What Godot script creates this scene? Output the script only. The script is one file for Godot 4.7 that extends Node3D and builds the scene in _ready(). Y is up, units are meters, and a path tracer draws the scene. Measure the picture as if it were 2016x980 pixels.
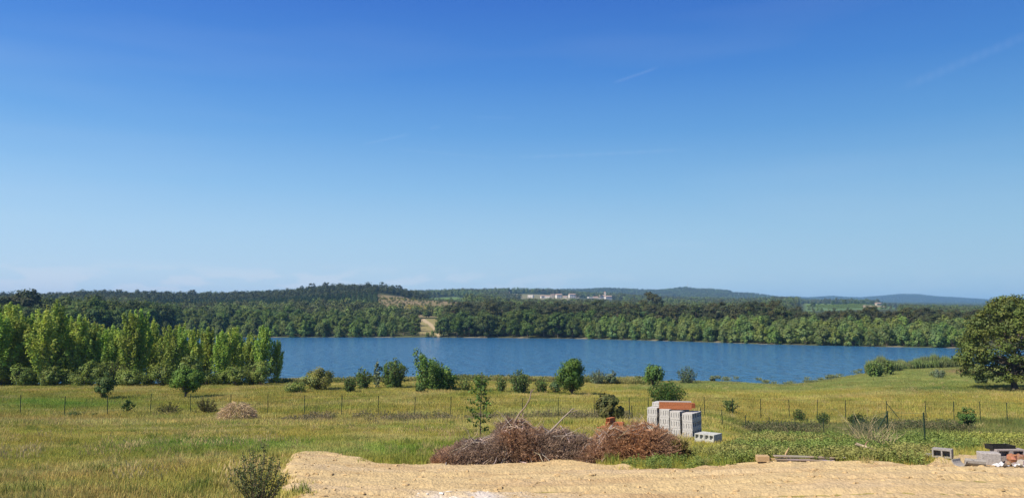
extends Node3D
# A lake seen over a meadow: y is up, the lake surface is y = 0, the eye is 8.4 m above it and looks along -Z.

const FOCAL := 1582.0
const EYE := 8.4
const PITCH := 4.88
const HORIZON := 625.0

var rng := RandomNumberGenerator.new()
var noise_a := FastNoiseLite.new()
var noise_b := FastNoiseLite.new()
var noise_c := FastNoiseLite.new()
var used := {}
var M := {}

# ------------------------------------------------------------------ mesh builder
class MB:
	var v := PackedVector3Array()
	var n := PackedVector3Array()
	var c := PackedColorArray()
	var smooth := false
	func tri(a: Vector3, b: Vector3, d: Vector3, col: Color) -> void:
		v.push_back(a); v.push_back(b); v.push_back(d)
		c.push_back(col); c.push_back(col); c.push_back(col)
		if smooth:
			var nn := (d - a).cross(b - a).normalized()
			n.push_back(nn); n.push_back(nn); n.push_back(nn)
	func quad(a: Vector3, b: Vector3, d: Vector3, e: Vector3, col: Color) -> void:
		tri(a, b, d, col); tri(a, d, e, col)
	func leaf(p: Vector3, along: Vector3, side: Vector3, col: Color) -> void:
		var m := p + along * 0.5
		tri(p, m + side, p + along, col)
		tri(p, p + along, m - side, col)
	func tube(pts: Array, radii: Array, sides: int, col: Color, closed := true) -> void:
		var rings := []
		for i in pts.size():
			var t: Vector3 = (pts[mini(i + 1, pts.size() - 1)] - pts[maxi(i - 1, 0)]).normalized()
			var s := t.cross(Vector3(0.31, 0.17, 0.93)).normalized()
			var u := s.cross(t).normalized()
			var ring := []
			for k in sides:
				var a := TAU * k / sides
				ring.append(pts[i] + (s * cos(a) + u * sin(a)) * radii[i])
			rings.append(ring)
		for i in pts.size() - 1:
			for k in sides:
				var k2 := (k + 1) % sides
				quad(rings[i][k], rings[i + 1][k], rings[i + 1][k2], rings[i][k2], col)
		if closed:
			for k in range(1, sides - 1):
				tri(rings[-1][0], rings[-1][k], rings[-1][k + 1], col)
	# a box whose edges are chamfered by b
	func box(t: Transform3D, s: Vector3, b: float, col: Color) -> void:
		var h := s * 0.5
		var face := [[Vector3.RIGHT, Vector3.UP, Vector3.BACK], [Vector3.LEFT, Vector3.UP, Vector3.FORWARD], [Vector3.UP, Vector3.RIGHT, Vector3.FORWARD],
			[Vector3.DOWN, Vector3.RIGHT, Vector3.BACK], [Vector3.BACK, Vector3.UP, Vector3.LEFT], [Vector3.FORWARD, Vector3.UP, Vector3.RIGHT]]
		for f in face:
			var o: Vector3 = f[0] * h
			var p: Vector3 = f[1] * (h - Vector3.ONE * b)
			var q: Vector3 = f[2] * (h - Vector3.ONE * b)
			quad(t * (o - p - q), t * (o + p - q), t * (o + p + q), t * (o - p + q), col)
		for a in 3:
			var a1 := (a + 1) % 3
			var a2 := (a + 2) % 3
			for s1 in [-1.0, 1.0]:
				for s2 in [-1.0, 1.0]:
					var e := []
					for w in [-1.0, 1.0]:
						var p1 := Vector3.ZERO
						p1[a] = w * (h[a] - b); p1[a1] = s1 * h[a1]; p1[a2] = s2 * (h[a2] - b)
						var p2 := p1
						p2[a1] = s1 * (h[a1] - b); p2[a2] = s2 * h[a2]
						e.append(t * p1); e.append(t * p2)
					quad(e[0], e[1], e[3], e[2], col)
		for sx in [-1.0, 1.0]:
			for sy in [-1.0, 1.0]:
				for sz in [-1.0, 1.0]:
					tri(t * Vector3(sx * h.x, sy * (h.y - b), sz * (h.z - b)), t * Vector3(sx * (h.x - b), sy * h.y, sz * (h.z - b)), t * Vector3(sx * (h.x - b), sy * (h.y - b), sz * h.z), col)
	# a face from o along ux and uy, split at xs and ys (in metres); cells listed in holes are sunk by deep along -out
	func pocketed(o: Vector3, ux: Vector3, uy: Vector3, xs: Array, ys: Array, holes: Array, deep: float, col: Color) -> void:
		var out := ux.cross(uy).normalized()
		for i in xs.size() - 1:
			for j in ys.size() - 1:
				var a: Vector3 = o + ux * xs[i] + uy * ys[j]
				var b: Vector3 = o + ux * xs[i + 1] + uy * ys[j]
				var d: Vector3 = o + ux * xs[i + 1] + uy * ys[j + 1]
				var e: Vector3 = o + ux * xs[i] + uy * ys[j + 1]
				if holes.has(Vector2i(i, j)):
					var z := -out * deep
					quad(a + z, b + z, d + z, e + z, col)
					quad(a, b, b + z, a + z, col); quad(b, d, d + z, b + z, col)
					quad(d, e, e + z, d + z, col); quad(e, a, a + z, e + z, col)
				else:
					quad(a, b, d, e, col)
	func mesh() -> ArrayMesh:
		var arr := []
		arr.resize(Mesh.ARRAY_MAX)
		arr[Mesh.ARRAY_VERTEX] = v
		arr[Mesh.ARRAY_COLOR] = c
		if smooth:
			arr[Mesh.ARRAY_NORMAL] = n
		var am := ArrayMesh.new()
		am.add_surface_from_arrays(Mesh.PRIMITIVE_TRIANGLES, arr)
		return am

# ------------------------------------------------------------------ scene helpers
func numbered(called: String) -> String:
	var k: int = used.get(called, 0)
	used[called] = k + 1
	return called if k == 0 else "%s_%03d" % [called, k]

func tag(o: Node, label: String, category: String, group := "", kind := "") -> Node:
	if label: o.set_meta("label", label)
	if category: o.set_meta("category", category)
	if group: o.set_meta("group", group)
	if kind: o.set_meta("kind", kind)
	return o

func thing(called: String, label: String, category: String, at: Vector3, turn := 0.0, group := "") -> Node3D:
	var o := Node3D.new()
	o.name = numbered(called)
	add_child(o)
	o.position = at
	o.rotation.y = turn
	tag(o, label, category, group)
	return o

func part(parent: Node3D, called: String, m: Mesh, mat: Material) -> MeshInstance3D:
	var o := MeshInstance3D.new()
	o.name = called
	o.mesh = m
	o.material_override = mat
	parent.add_child(o, true)
	return o

func single(called: String, m: Mesh, mat: Material, at: Vector3, turn: float, label: String, category: String, group := "") -> MeshInstance3D:
	var o := MeshInstance3D.new()
	o.name = numbered(called)
	o.mesh = m
	o.material_override = mat
	add_child(o)
	o.position = at
	o.rotation.y = turn
	tag(o, label, category, group)
	return o

func setting(called: String, m: Mesh, mat: Material, kind := "structure") -> MeshInstance3D:
	var o := MeshInstance3D.new()
	o.name = numbered(called)
	o.mesh = m
	o.material_override = mat
	add_child(o)
	o.set_meta("kind", kind)
	return o

func scatter(called: String, label: String, m: Mesh, mat: Material, tf: Array, cols: Array, category := "", parent: Node3D = null) -> MultiMeshInstance3D:
	var mm := MultiMesh.new()
	mm.transform_format = MultiMesh.TRANSFORM_3D
	mm.use_colors = true
	mm.mesh = m
	mm.instance_count = tf.size()
	var b := PackedFloat32Array()
	b.resize(tf.size() * 16)
	var i := 0
	for k in tf.size():
		var t: Transform3D = tf[k]
		var q: Color = cols[k]
		b[i] = t.basis.x.x; b[i + 1] = t.basis.y.x; b[i + 2] = t.basis.z.x; b[i + 3] = t.origin.x
		b[i + 4] = t.basis.x.y; b[i + 5] = t.basis.y.y; b[i + 6] = t.basis.z.y; b[i + 7] = t.origin.y
		b[i + 8] = t.basis.x.z; b[i + 9] = t.basis.y.z; b[i + 10] = t.basis.z.z; b[i + 11] = t.origin.z
		b[i + 12] = q.r; b[i + 13] = q.g; b[i + 14] = q.b; b[i + 15] = 1.0
		i += 16
	mm.buffer = b
	var o := MultiMeshInstance3D.new()
	o.multimesh = mm
	o.material_override = mat
	if parent:
		o.name = called
		parent.add_child(o, true)
		tag(o, "", "", "", "stuff")
	else:
		o.name = numbered(called)
		add_child(o)
		tag(o, label, category, "", "stuff")
	return o

func rnd(a: float, b: float) -> float:
	return rng.randf_range(a, b)

func unit() -> Vector3:
	var z := rng.randf_range(-1.0, 1.0)
	var a := rng.randf() * TAU
	var r := sqrt(1.0 - z * z)
	return Vector3(r * cos(a), z, r * sin(a))

func lut(t: Array, x: float) -> float:
	var n := t.size()
	if x <= t[0]:
		return t[1]
	var i := 2
	while i < n:
		if x < t[i]:
			var f: float = (x - t[i - 2]) / (t[i] - t[i - 2])
			return lerpf(t[i - 1], t[i + 1], f)
		i += 2
	return t[n - 1]

func mat(rough := 0.9, albedo := Color.WHITE, back := 0.0) -> StandardMaterial3D:
	var m := StandardMaterial3D.new()
	m.vertex_color_use_as_albedo = true
	m.albedo_color = albedo
	m.roughness = rough
	m.cull_mode = BaseMaterial3D.CULL_DISABLED
	m.metallic_specular = 0.3
	if back > 0.0:
		m.backlight_enabled = true
		m.backlight = Color(back, back, back).linear_to_srgb()
	return m

func noise_tex(freq: float, lo: float, hi: float, seed_: int, octaves := 4, bump := 0.0) -> NoiseTexture2D:
	var n := FastNoiseLite.new()
	n.noise_type = FastNoiseLite.TYPE_SIMPLEX_SMOOTH
	n.frequency = freq
	n.fractal_octaves = octaves
	n.seed = seed_
	var t := NoiseTexture2D.new()
	t.width = 512
	t.height = 512
	t.seamless = true
	t.noise = n
	if bump > 0.0:
		t.as_normal_map = true
		t.bump_strength = bump
	else:
		var g := Gradient.new()
		g.set_color(0, Color(lo, lo, lo))
		g.set_color(1, Color(hi, hi, hi))
		t.color_ramp = g
	return t

func textured(m: StandardMaterial3D, scale: float, t: Texture2D, relief: Texture2D = null, depth := 0.0) -> StandardMaterial3D:
	m.albedo_texture = t
	m.uv1_triplanar = true
	m.uv1_world_triplanar = true
	m.uv1_scale = Vector3.ONE * scale
	if relief:
		m.heightmap_enabled = true
		m.heightmap_texture = relief
		m.heightmap_scale = depth
	return m

# ------------------------------------------------------------------ terrain
# distance of the near and the far shore, by column (column = 1008 + 1582 * tan(azimuth))
const NEAR_SHORE := [-700, 95, 0, 99, 560, 101, 900, 105, 1180, 107, 1400, 107, 1480, 103, 1540, 101, 1600, 105, 1650, 113, 1700, 121, 1760, 134, 1850, 138, 2016, 140, 2700, 150]
const FAR_SHORE := [-700, 225, 0, 235, 250, 252, 318, 300, 345, 342, 560, 344, 860, 344, 1000, 334, 1140, 322, 1300, 292, 1500, 256, 1700, 236, 1890, 222, 2016, 215, 2700, 190]
# height of the ground line as seen from the eye (picture rows of a level camera, horizon 625) at a few distances
const STATIONS := [480, 600, 720, 850, 1100, 1500, 1750, 2300, 3200, 4200, 5500, 7500]
const GROUND := [
	[0, 628, 690, 627, 830, 627, 1150, 627, 1300, 629, 1600, 632, 2016, 630],
	[0, 612, 300, 612, 560, 610, 690, 606, 780, 611, 830, 614, 900, 616, 1000, 618, 1300, 622, 1600, 621, 1750, 618, 2016, 621],
	[0, 600, 150, 598, 300, 601, 450, 603, 560, 598, 690, 590, 750, 588, 790, 589, 830, 590, 900, 594, 1000, 607, 1150, 612, 1300, 616, 1600, 616, 1750, 613, 2016, 618],
	[-300, 600, 0, 592, 100, 592, 200, 586, 300, 589, 400, 593, 500, 591, 560, 586, 620, 578, 690, 574, 750, 577, 790, 583, 830, 596, 900, 604, 1150, 606, 1300, 611, 1450, 614, 1600, 612, 1750, 608, 2016, 616],
	[0, 602, 690, 590, 780, 592, 830, 591, 900, 587, 1000, 603, 1150, 606, 1300, 607, 1450, 608, 1600, 602, 1680, 599, 1740, 603, 1770, 610, 1850, 614, 2016, 616],
	[0, 602, 700, 596, 830, 586, 900, 583, 1000, 585, 1050, 587, 1100, 588, 1150, 588, 1200, 590, 1300, 597, 1450, 602, 1600, 599, 1700, 600, 1770, 608, 1850, 612, 2016, 613],
	[0, 600, 700, 594, 830, 583, 900, 581, 980, 578, 1040, 578, 1080, 580, 1150, 585, 1300, 594, 1450, 599, 1600, 602, 1750, 603, 2016, 610],
	[0, 603, 700, 600, 830, 588, 1000, 588, 1150, 590, 1300, 592, 1450, 596, 1600, 602, 1750, 604, 2016, 606],
	[0, 592, 690, 590, 820, 582, 900, 579, 1050, 577, 1150, 574, 1200, 572, 1260, 576, 1300, 576, 1350, 571, 1375, 574, 1400, 574, 1440, 578, 1480, 580, 1520, 586, 1560, 590, 1640, 594, 1700, 599, 2016, 602],
	[0, 600, 1150, 590, 1350, 588, 1500, 592, 1700, 598, 2016, 599],
	[0, 596, 1200, 592, 1400, 590, 1500, 590, 1560, 585, 1590, 587, 1640, 584, 1690, 587, 1740, 583, 1775, 580, 1810, 581, 1850, 585, 1900, 588, 1950, 591, 2016, 588, 2300, 588],
	[0, 604, 2016, 604],
]

func column(x: float, z: float) -> Vector2:
	var r := sqrt(x * x + z * z)
	var az := clampf(atan2(x, -z), -0.87, 0.87)
	return Vector2(1008.0 + FOCAL * tan(az), r * cos(az))

func station(k: int, px: float) -> float:
	return EYE + (HORIZON - lut(GROUND[k], px)) / FOCAL * STATIONS[k]

func ground(x: float, z: float) -> float:
	var q := column(x, z)
	var px := q.x
	var d := q.y
	var near := lut(NEAR_SHORE, px)
	var far := lut(FAR_SHORE, px)
	var h: float
	if d < far:
		var slope := 6.78 - 0.096 * minf(d, 52.0)
		if d > 52.0:
			var f := clampf((d - 52.0) / (near - 52.0), 0.0, 1.0)
			var left := smoothstep(1250.0, 950.0, px)
			slope = lerpf(1.79 * (1.0 - f), 1.79 - 0.75 * f - 1.04 * pow(f, 5.0), left)
			if f >= 1.0:
				slope = -minf((d - near) * 0.06, 1.5)
		var dip := smoothstep(1380.0, 1480.0, px) * smoothstep(2500.0, 2150.0, px) * smoothstep(27.0, 40.0, d) * smoothstep(72.0, 50.0, d)
		slope -= 0.6 * dip
		slope += noise_a.get_noise_2d(x * 1.0, z) * 0.22 * smoothstep(near, near - 25.0, d)
		slope += noise_b.get_noise_2d(x, z) * 0.05 * smoothstep(near, near - 12.0, d)
		h = maxf(slope, -minf((far - d) * 0.15, 1.5)) if d > near else slope
		return h
	var s := 0
	while s < STATIONS.size() and d > STATIONS[s]:
		s += 1
	if s == 0:
		var f0: float = (d - far) / (480.0 - far)
		h = lerpf(0.35, station(0, px), f0) + minf((d - far) * 0.05, 0.35) - 0.35
	elif s == STATIONS.size():
		h = station(s - 1, px)
	else:
		var f1: float = (d - STATIONS[s - 1]) / (STATIONS[s] - STATIONS[s - 1])
		var fs := lerpf(f1, f1 * f1 * (3.0 - 2.0 * f1), 0.7)
		h = lerpf(station(s - 1, px), station(s, px), fs)
	var rough := smoothstep(500.0, 1500.0, d)
	h += noise_c.get_noise_2d(x, z) * 8.0 * rough * smoothstep(7500.0, 5500.0, d) * 0.5
	return h

func at(px: float, d: float) -> Vector3:
	var x := (px - 1008.0) / FOCAL * d
	return Vector3(x, ground(x, -d), -d)

# the point of the ground that lies on the line of sight through picture point (px, py)
func spot(px: float, py: float) -> Vector3:
	var p := deg_to_rad(PITCH)
	var w := (490.0 - py) / FOCAL
	var dir := Vector3((px - 1008.0) / FOCAL, w * cos(p) + sin(p), w * sin(p) - cos(p)).normalized()
	var t := 4.0
	var prev := t
	while t < 3000.0:
		var q := Vector3(0, EYE, 0) + dir * t
		if q.y < ground(q.x, q.z):
			break
		prev = t
		t *= 1.01
	for k in 18:
		var mid := (prev + t) * 0.5
		var q2 := Vector3(0, EYE, 0) + dir * mid
		if q2.y < ground(q2.x, q2.z):
			t = mid
		else:
			prev = mid
	var e := Vector3(0, EYE, 0) + dir * t
	return Vector3(e.x, ground(e.x, e.z), e.z)

# the bare earth in the foreground: how far inside it a point is, in metres (negative outside)
const DIRT_EDGE := [540, 900, 568, 930, 574, 905, 590, 896, 640, 893, 690, 899, 740, 911, 800, 916, 870, 912, 930, 905, 985, 901, 1040, 902, 1100, 906, 1160, 912, 1220, 918, 1270, 925, 1350, 926, 1400, 920, 1450, 914, 1500, 909, 1560, 911, 1660, 914, 1740, 915, 1800, 918, 1825, 912, 1840, 902, 1900, 897, 1940, 896, 2016, 899, 2200, 900]
var dirt_edge_d := []

func dirt_depth(x: float, z: float) -> float:
	if z > 0.0:
		return 5.0 if x > -2.0 else -2.0
	var px := 1008.0 + FOCAL * x / maxf(-z, 0.5)
	var d := -z
	var e := lut(dirt_edge_d, px) - d
	var left := (px - 562.0 - noise_b.get_noise_2d(x * 3.0, z * 3.0) * 16.0) * d / FOCAL
	return minf(e, left) + noise_b.get_noise_2d(x * 2.2, z * 2.2) * 0.22

func grass_color(x: float, z: float) -> Color:
	var q := column(x, z)
	var d := q.y
	var px := q.x
	var n1 := noise_a.get_noise_2d(x * 2.0 + 50.0, z * 2.0) * 0.5 + 0.5
	var n2 := noise_b.get_noise_2d(x * 0.9 + 9.0, z * 0.9) * 0.5 + 0.5
	var olive := Color(0.425, 0.360, 0.086)
	var green := Color(0.265, 0.300, 0.052)
	var straw := Color(0.60, 0.49, 0.20)
	var rose := Color(0.42, 0.31, 0.13)
	var c := olive.lerp(green, clampf(n1 * 1.9 - 0.7, 0.0, 0.8))
	c = c.lerp(straw, clampf(n2 * 2.2 - 1.0, 0.0, 0.7))
	# the lush strip in front of the left fence, the rosy dry corner, the straw line along the fence
	var lush := exp(-pow((px - 420.0) / 190.0, 2.0)) * exp(-pow((d - 27.5) / 3.6, 2.0))
	lush = maxf(lush, 0.7 * exp(-pow((px - 800.0) / 130.0, 2.0)) * exp(-pow((d - 24.5) / 3.0, 2.0)))
	lush = maxf(lush, 0.8 * exp(-pow((px - 120.0) / 160.0, 2.0)) * exp(-pow((d - 64.0) / 5.0, 2.0)))
	c = c.lerp(Color(0.170, 0.300, 0.038), clampf(lush * 1.1 + (n2 - 0.5) * 0.5 * lush, 0.0, 1.0))
	var dry := smoothstep(19.5, 13.5, d) * smoothstep(520.0, 150.0, px)
	c = c.lerp(rose, dry * (0.2 + 0.4 * n2))
	var line := exp(-pow((d - 50.0) / 4.0, 2.0)) * smoothstep(1250.0, 1000.0, px)
	c = c.lerp(rose.lerp(straw, n2), line * 0.65)
	if d > 56.0:
		var right := smoothstep(1150.0, 1300.0, px)
		var marsh := Color(0.255, 0.300, 0.095)
		c = c.lerp(marsh, 0.75 * right * smoothstep(78.0, 90.0, d))
		c = c.lerp(Color(0.43, 0.35, 0.09), 0.5 * right * smoothstep(56.0, 60.0, d) * smoothstep(82.0, 70.0, d))
		var tall := right * exp(-pow((d - 76.0) / 4.0, 2.0)) * smoothstep(1650.0, 1720.0, px)
		c = c.lerp(Color(0.46, 0.38, 0.15), 0.7 * tall * n2)
		var deep := exp(-pow((px - 1840.0) / 110.0, 2.0)) * exp(-pow((d - 80.0) / 4.0, 2.0))
		c = c.lerp(Color(0.085, 0.165, 0.04), 0.85 * deep)
		var bare := exp(-pow((px - 1890.0) / 45.0, 2.0)) * exp(-pow((d - 118.0) / 9.0, 2.0))
		c = c.lerp(Color(0.33, 0.22, 0.12), 0.85 * bare)
		var shore := smoothstep(10.0, 2.0, lut(NEAR_SHORE, px) - d) * right
		c = c.lerp(Color(0.25, 0.20, 0.10), shore * 0.6 * n1)
	elif px > 1380.0 and d > 30.0:
		c = c.lerp(Color(0.135, 0.165, 0.055), 0.75 * smoothstep(1380.0, 1500.0, px))
	return c

func land_color(x: float, z: float) -> Color:
	var q := column(x, z)
	var px := q.x
	var d := q.y
	var far := lut(FAR_SHORE, px)
	if d < lut(NEAR_SHORE, px) + 1.0:
		return grass_color(x, z) * 0.8
	if d < far:
		return Color(0.10, 0.085, 0.05)
	var n := noise_a.get_noise_2d(x * 0.25, z * 0.25) * 0.5 + 0.5
	var wood := Color(0.045, 0.062, 0.022).lerp(Color(0.075, 0.085, 0.03), n)
	if d < 480.0:
		wood = Color(0.10, 0.11, 0.04)
		var path := lut([335, 866, 380, 858, 430, 846, 470, 832, 520, 812], d)
		if absf(px - path) < lut([335, 3.0, 400, 3.0, 470, 7, 520, 4], d):
			return Color(0.50, 0.40, 0.24)
		if px > 826.0 and px < 868.0 and d > 350.0:
			return Color(0.25, 0.24, 0.085).lerp(Color(0.36, 0.29, 0.14), n)
		if px > 560.0 and px < 640.0 and d > 420.0:
			return Color(0.40, 0.34, 0.19)
		if px > 788.0 and px < 845.0 and d > 425.0:
			return Color(0.16, 0.21, 0.05)
		if d - far < 4.0 and noise_b.get_noise_2d(x * 0.5, z * 0.5) > 0.12:
			return Color(0.24, 0.21, 0.13)
	if d > 500.0 and d < 800.0 and px > 738.0 and px < 915.0:
		var m := noise_b.get_noise_2d(x * 0.14, z * 0.14) * 0.5 + 0.5
		return Color(0.30, 0.205, 0.125).lerp(Color(0.20, 0.19, 0.07), m)
	if d > 1000.0 and d < 1330.0 and px > 845.0 and px < 940.0:
		return Color(0.13, 0.21, 0.05)
	if d > 880.0 and d < 1550.0 and px > 1580.0 and px < 1760.0:
		if d > 1240.0 and px < 1685.0: return Color(0.15, 0.23, 0.05)
		if px > 1698.0 and px < 1740.0 and d < 1110.0 and d > 960.0: return Color(0.34, 0.27, 0.15)
		if d > 1180.0 and px > 1690.0: return Color(0.10, 0.15, 0.04)
		return Color(0.12, 0.19, 0.06)
	if d > 1330.0 and d < 1700.0 and px > 1000.0 and px < 1120.0:
		return Color(0.30, 0.25, 0.14).lerp(Color(0.15, 0.17, 0.06), n)
	if d > 1450.0 and d < 1700.0 and px > 1260.0 and px < 1350.0 and n > 0.5:
		return Color(0.24, 0.21, 0.12)
	return wood

func build_terrain() -> void:
	var az := []
	for k in range(-12, 229):      # fine columns in front, coarser all round
		az.append(atan((k * 9.4 - 1008.0) / FOCAL))
	for k in 90:
		az.append(atan((770.0 + k * 1.8 - 1008.0) / FOCAL))
	az.sort()
	var a0: float = az[0]
	var a1: float = az[-1]
	for k in range(1, 60):
		az.append(lerpf(a1, a0 + TAU, k / 60.0))
	az.append(a0 + TAU)
	var rr := [0.4, 1.5, 3.0, 5.0]
	while rr[-1] < 7900.0:
		rr.append(rr[-1] + maxf(0.9, rr[-1] * 0.026))
	var nc := az.size()
	var v := PackedVector3Array()
	var c := PackedColorArray()
	for r in rr:
		for a in az:
			var x: float = sin(a) * r
			var z: float = -cos(a) * r
			var y := ground(x, z)
			v.push_back(Vector3(x, y, z))
			c.push_back(land_color(x, z))
	var idx := PackedInt32Array()
	for i in rr.size() - 1:
		for j in nc - 1:
			var a2 := i * nc + j
			idx.append_array([a2, a2 + nc, a2 + 1, a2 + 1, a2 + nc, a2 + nc + 1])
	commit_grid("terrain", v, c, idx, M.ground)

func commit_grid(called: String, v: PackedVector3Array, c: PackedColorArray, idx: PackedInt32Array, m: Material) -> MeshInstance3D:
	var n := PackedVector3Array()
	n.resize(v.size())
	for k in range(0, idx.size(), 3):
		var a := v[idx[k]]
		var nn := (v[idx[k + 2]] - a).cross(v[idx[k + 1]] - a)
		if nn.y < 0.0: nn = -nn
		n[idx[k]] += nn; n[idx[k + 1]] += nn; n[idx[k + 2]] += nn
	for k in n.size():
		n[k] = n[k].normalized()
	var arr := []
	arr.resize(Mesh.ARRAY_MAX)
	arr[Mesh.ARRAY_VERTEX] = v
	arr[Mesh.ARRAY_NORMAL] = n
	arr[Mesh.ARRAY_COLOR] = c
	arr[Mesh.ARRAY_INDEX] = idx
	var am := ArrayMesh.new()
	am.add_surface_from_arrays(Mesh.PRIMITIVE_TRIANGLES, arr)
	return setting(called, am, m)

func dirt_height(x: float, z: float) -> float:
	var e := dirt_depth(x, z)
	var h := ground(x, z)
	if e < 0.0:
		return h - 0.02 + e * 0.5
	var bank := smoothstep(0.0, 0.35, e) * 0.035 + 0.06 * smoothstep(0.0, 0.5, e) * smoothstep(1.6, 0.6, e) * (0.5 + noise_a.get_noise_2d(x * 6.0, z * 6.0))
	var ruts := sin((-z * 1.0 + x * 0.10 + 1.2 * noise_a.get_noise_2d(x * 1.5, z * 1.5)) * 4.2) * 0.012
	ruts += noise_b.get_noise_2d(x * 4.0, z * 13.0) * 0.04
	var wander := 0.5 * sin(x * 0.35) + 0.06 * x
	for lane in [14.6, 16.2, 18.0, 13.0]:
		var off: float = -z - lane - wander
		ruts -= (0.055 + 0.02 * sin(x * 22.0)) * exp(-pow(off / 0.17, 2.0)) - 0.03 * exp(-pow((absf(off) - 0.32) / 0.12, 2.0))
	var lump := noise_b.get_noise_2d(x * 12.0 + 40.0, z * 20.0) * 0.026
	return h + bank + (ruts + lump) * smoothstep(0.0, 0.4, e) + 0.004

func build_dirt() -> void:
	var step := 0.085
	var nx := 330
	var nz := 190
	var v := PackedVector3Array()
	var c := PackedColorArray()
	var keep := PackedByteArray()
	for j in nz:
		for i in nx:
			var z := -8.0 - j * step
			var x := (i - 112) * step * (1.0)
			var e := dirt_depth(x, z)
			keep.push_back(1 if e > -0.5 else 0)
			v.push_back(Vector3(x, dirt_height(x, z) if e > -0.5 else 0.0, z))
			var n := noise_b.get_noise_2d(x * 1.3, z * 5.0) * 0.5 + 0.5
			var col := Color(0.575, 0.435, 0.222).lerp(Color(0.42, 0.275, 0.14), clampf(n * 1.9 - 0.85, 0.0, 0.9))
			col = col.lerp(Color(0.56, 0.425, 0.245), clampf(noise_a.get_noise_2d(x * 4.0, z * 9.0) * 1.5, 0.0, 1.0))
			var px := 1008.0 + FOCAL * x / -z
			var lime := exp(-pow((px - 940.0) / 95.0, 2.0)) * smoothstep(15.0, 13.8, -z + noise_b.get_noise_2d(x * 4.0, z * 4.0) * 0.8)
			lime = clampf(lime * 1.6 * (0.55 + noise_b.get_noise_2d(x * 7.0, z * 7.0)), 0.0, 0.9)
			c.push_back(col.lerp(Color(0.66, 0.60, 0.53), lime))
	var idx := PackedInt32Array()
	for j in nz - 1:
		for i in nx - 1:
			var a := j * nx + i
			if keep[a] and keep[a + 1] and keep[a + nx] and keep[a + nx + 1]:
				idx.append_array([a, a + nx, a + 1, a + 1, a + nx, a + nx + 1])
	commit_grid("dirt_ground", v, c, idx, M.dirt)
	# clods and stones lying on it
	var sh := MB.new()
	for f in 8:
		var a := TAU * f / 8.0
		var b := TAU * (f + 1) / 8.0
		var ra := 0.8 + 0.4 * sin(f * 2.3)
		var rb := 0.8 + 0.4 * sin(((f + 1) % 8) * 2.3)
		var p := Vector3(cos(a) * ra, 0.0, sin(a) * ra)
		var q := Vector3(cos(b) * rb, 0.0, sin(b) * rb)
		sh.quad(p, p * 0.7 + Vector3.UP * 0.6, q * 0.7 + Vector3.UP * 0.6, q, Color.WHITE)
		sh.tri(p * 0.7 + Vector3.UP * 0.6, Vector3(0.1, 0.85, 0), q * 0.7 + Vector3.UP * 0.6, Color.WHITE)
	var tf := []
	var co := []
	var tries := 0
	while tf.size() < 3600 and tries < 40000:
		tries += 1
		var z := -rnd(11.0, 23.0)
		var px := rnd(560.0, 2040.0)
		var x := (px - 1008.0) / FOCAL * -z
		var e := dirt_depth(x, z)
		if e < 0.0 or noise_b.get_noise_2d(x * 2.5, z * 4.0) + rnd(-0.25, 0.25) < 0.05 - 0.25 * smoothstep(1.2, 0.3, e):
			continue
		var white := px > 820.0 and px < 1060.0 and -z < 14.6
		var s := pow(rng.randf(), 4.0) * 0.045 + 0.008
		tf.append(Transform3D(Basis(Vector3.UP, rng.randf() * TAU).scaled(Vector3(s * rnd(0.8, 1.8), s * rnd(0.5, 1.0), s)), Vector3(x, dirt_height(x, z) - 0.004, z)))
		co.append(Color(0.62, 0.57, 0.50) * rnd(0.8, 1.15) if white and rng.randf() < 0.7 else Color(0.46, 0.33, 0.17) * rnd(0.7, 1.1))
	scatter("gravel", "pale clods and small stones scattered over the bare earth", sh.mesh(), M.plain, tf, co, "gravel")

func build_lake() -> void:
	var v := PackedVector3Array()
	var idx := PackedInt32Array()
	var c := PackedColorArray()
	for j in 2:
		for i in 2:
			v.push_back(Vector3(-900.0 + 1800.0 * i, 0.0, -70.0 - 310.0 * j))
			c.push_back(Color.WHITE)
	idx.append_array([0, 2, 1, 1, 2, 3])
	commit_grid("lake_water", v, c, idx, M.water)

# ------------------------------------------------------------------ plants
func tint(c: Color, amount: float) -> Color:
	var k := 1.0 + rnd(-amount, amount)
	return Color(c.r * k * (1.0 + rnd(-0.10, 0.12)), c.g * k, c.b * k * (1.0 + rnd(-0.2, 0.2)))

# a clump of leaves round c: leaves face outwards and upwards, size = length, slim = width / length
func clump(mb: MB, c: Vector3, rad: Vector3, count: int, size: float, slim: float, col: Color, upward := 0.45, hang := 0.0, core := Vector3.INF) -> void:
	var cc := tint(col, 0.16)
	for k in count:
		var u := unit()
		var r := pow(rng.randf(), 0.45)
		var p := c + u * rad * r
		var n := (u + Vector3.UP * upward + unit() * 0.7).normalized()
		if core != Vector3.INF:
			n = (u * 0.7 + (p - core).normalized() * 0.8 + Vector3.UP * upward * 0.6 + unit() * 0.5).normalized()
		var a := n.cross(unit()).normalized()
		if hang != 0.0:
			a = (a + Vector3.UP * hang).normalized()
		var s := size * rnd(0.65, 1.3)
		mb.leaf(p - a * s * 0.5, a * s, n.cross(a).normalized() * s * slim * 0.5, tint(cc, 0.12))

func bent(a: Vector3, b: Vector3, wob: float, n: int) -> Array:
	var pts := []
	for k in n + 1:
		var f := float(k) / n
		pts.append(a.lerp(b, f) + (unit() * wob * sin(f * PI) if k > 0 and k < n else Vector3.ZERO))
	return pts

func taper(r0: float, r1: float, n: int) -> Array:
	var t := []
	for k in n + 1:
		t.append(lerpf(r0, r1, float(k) / n))
	return t

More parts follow.
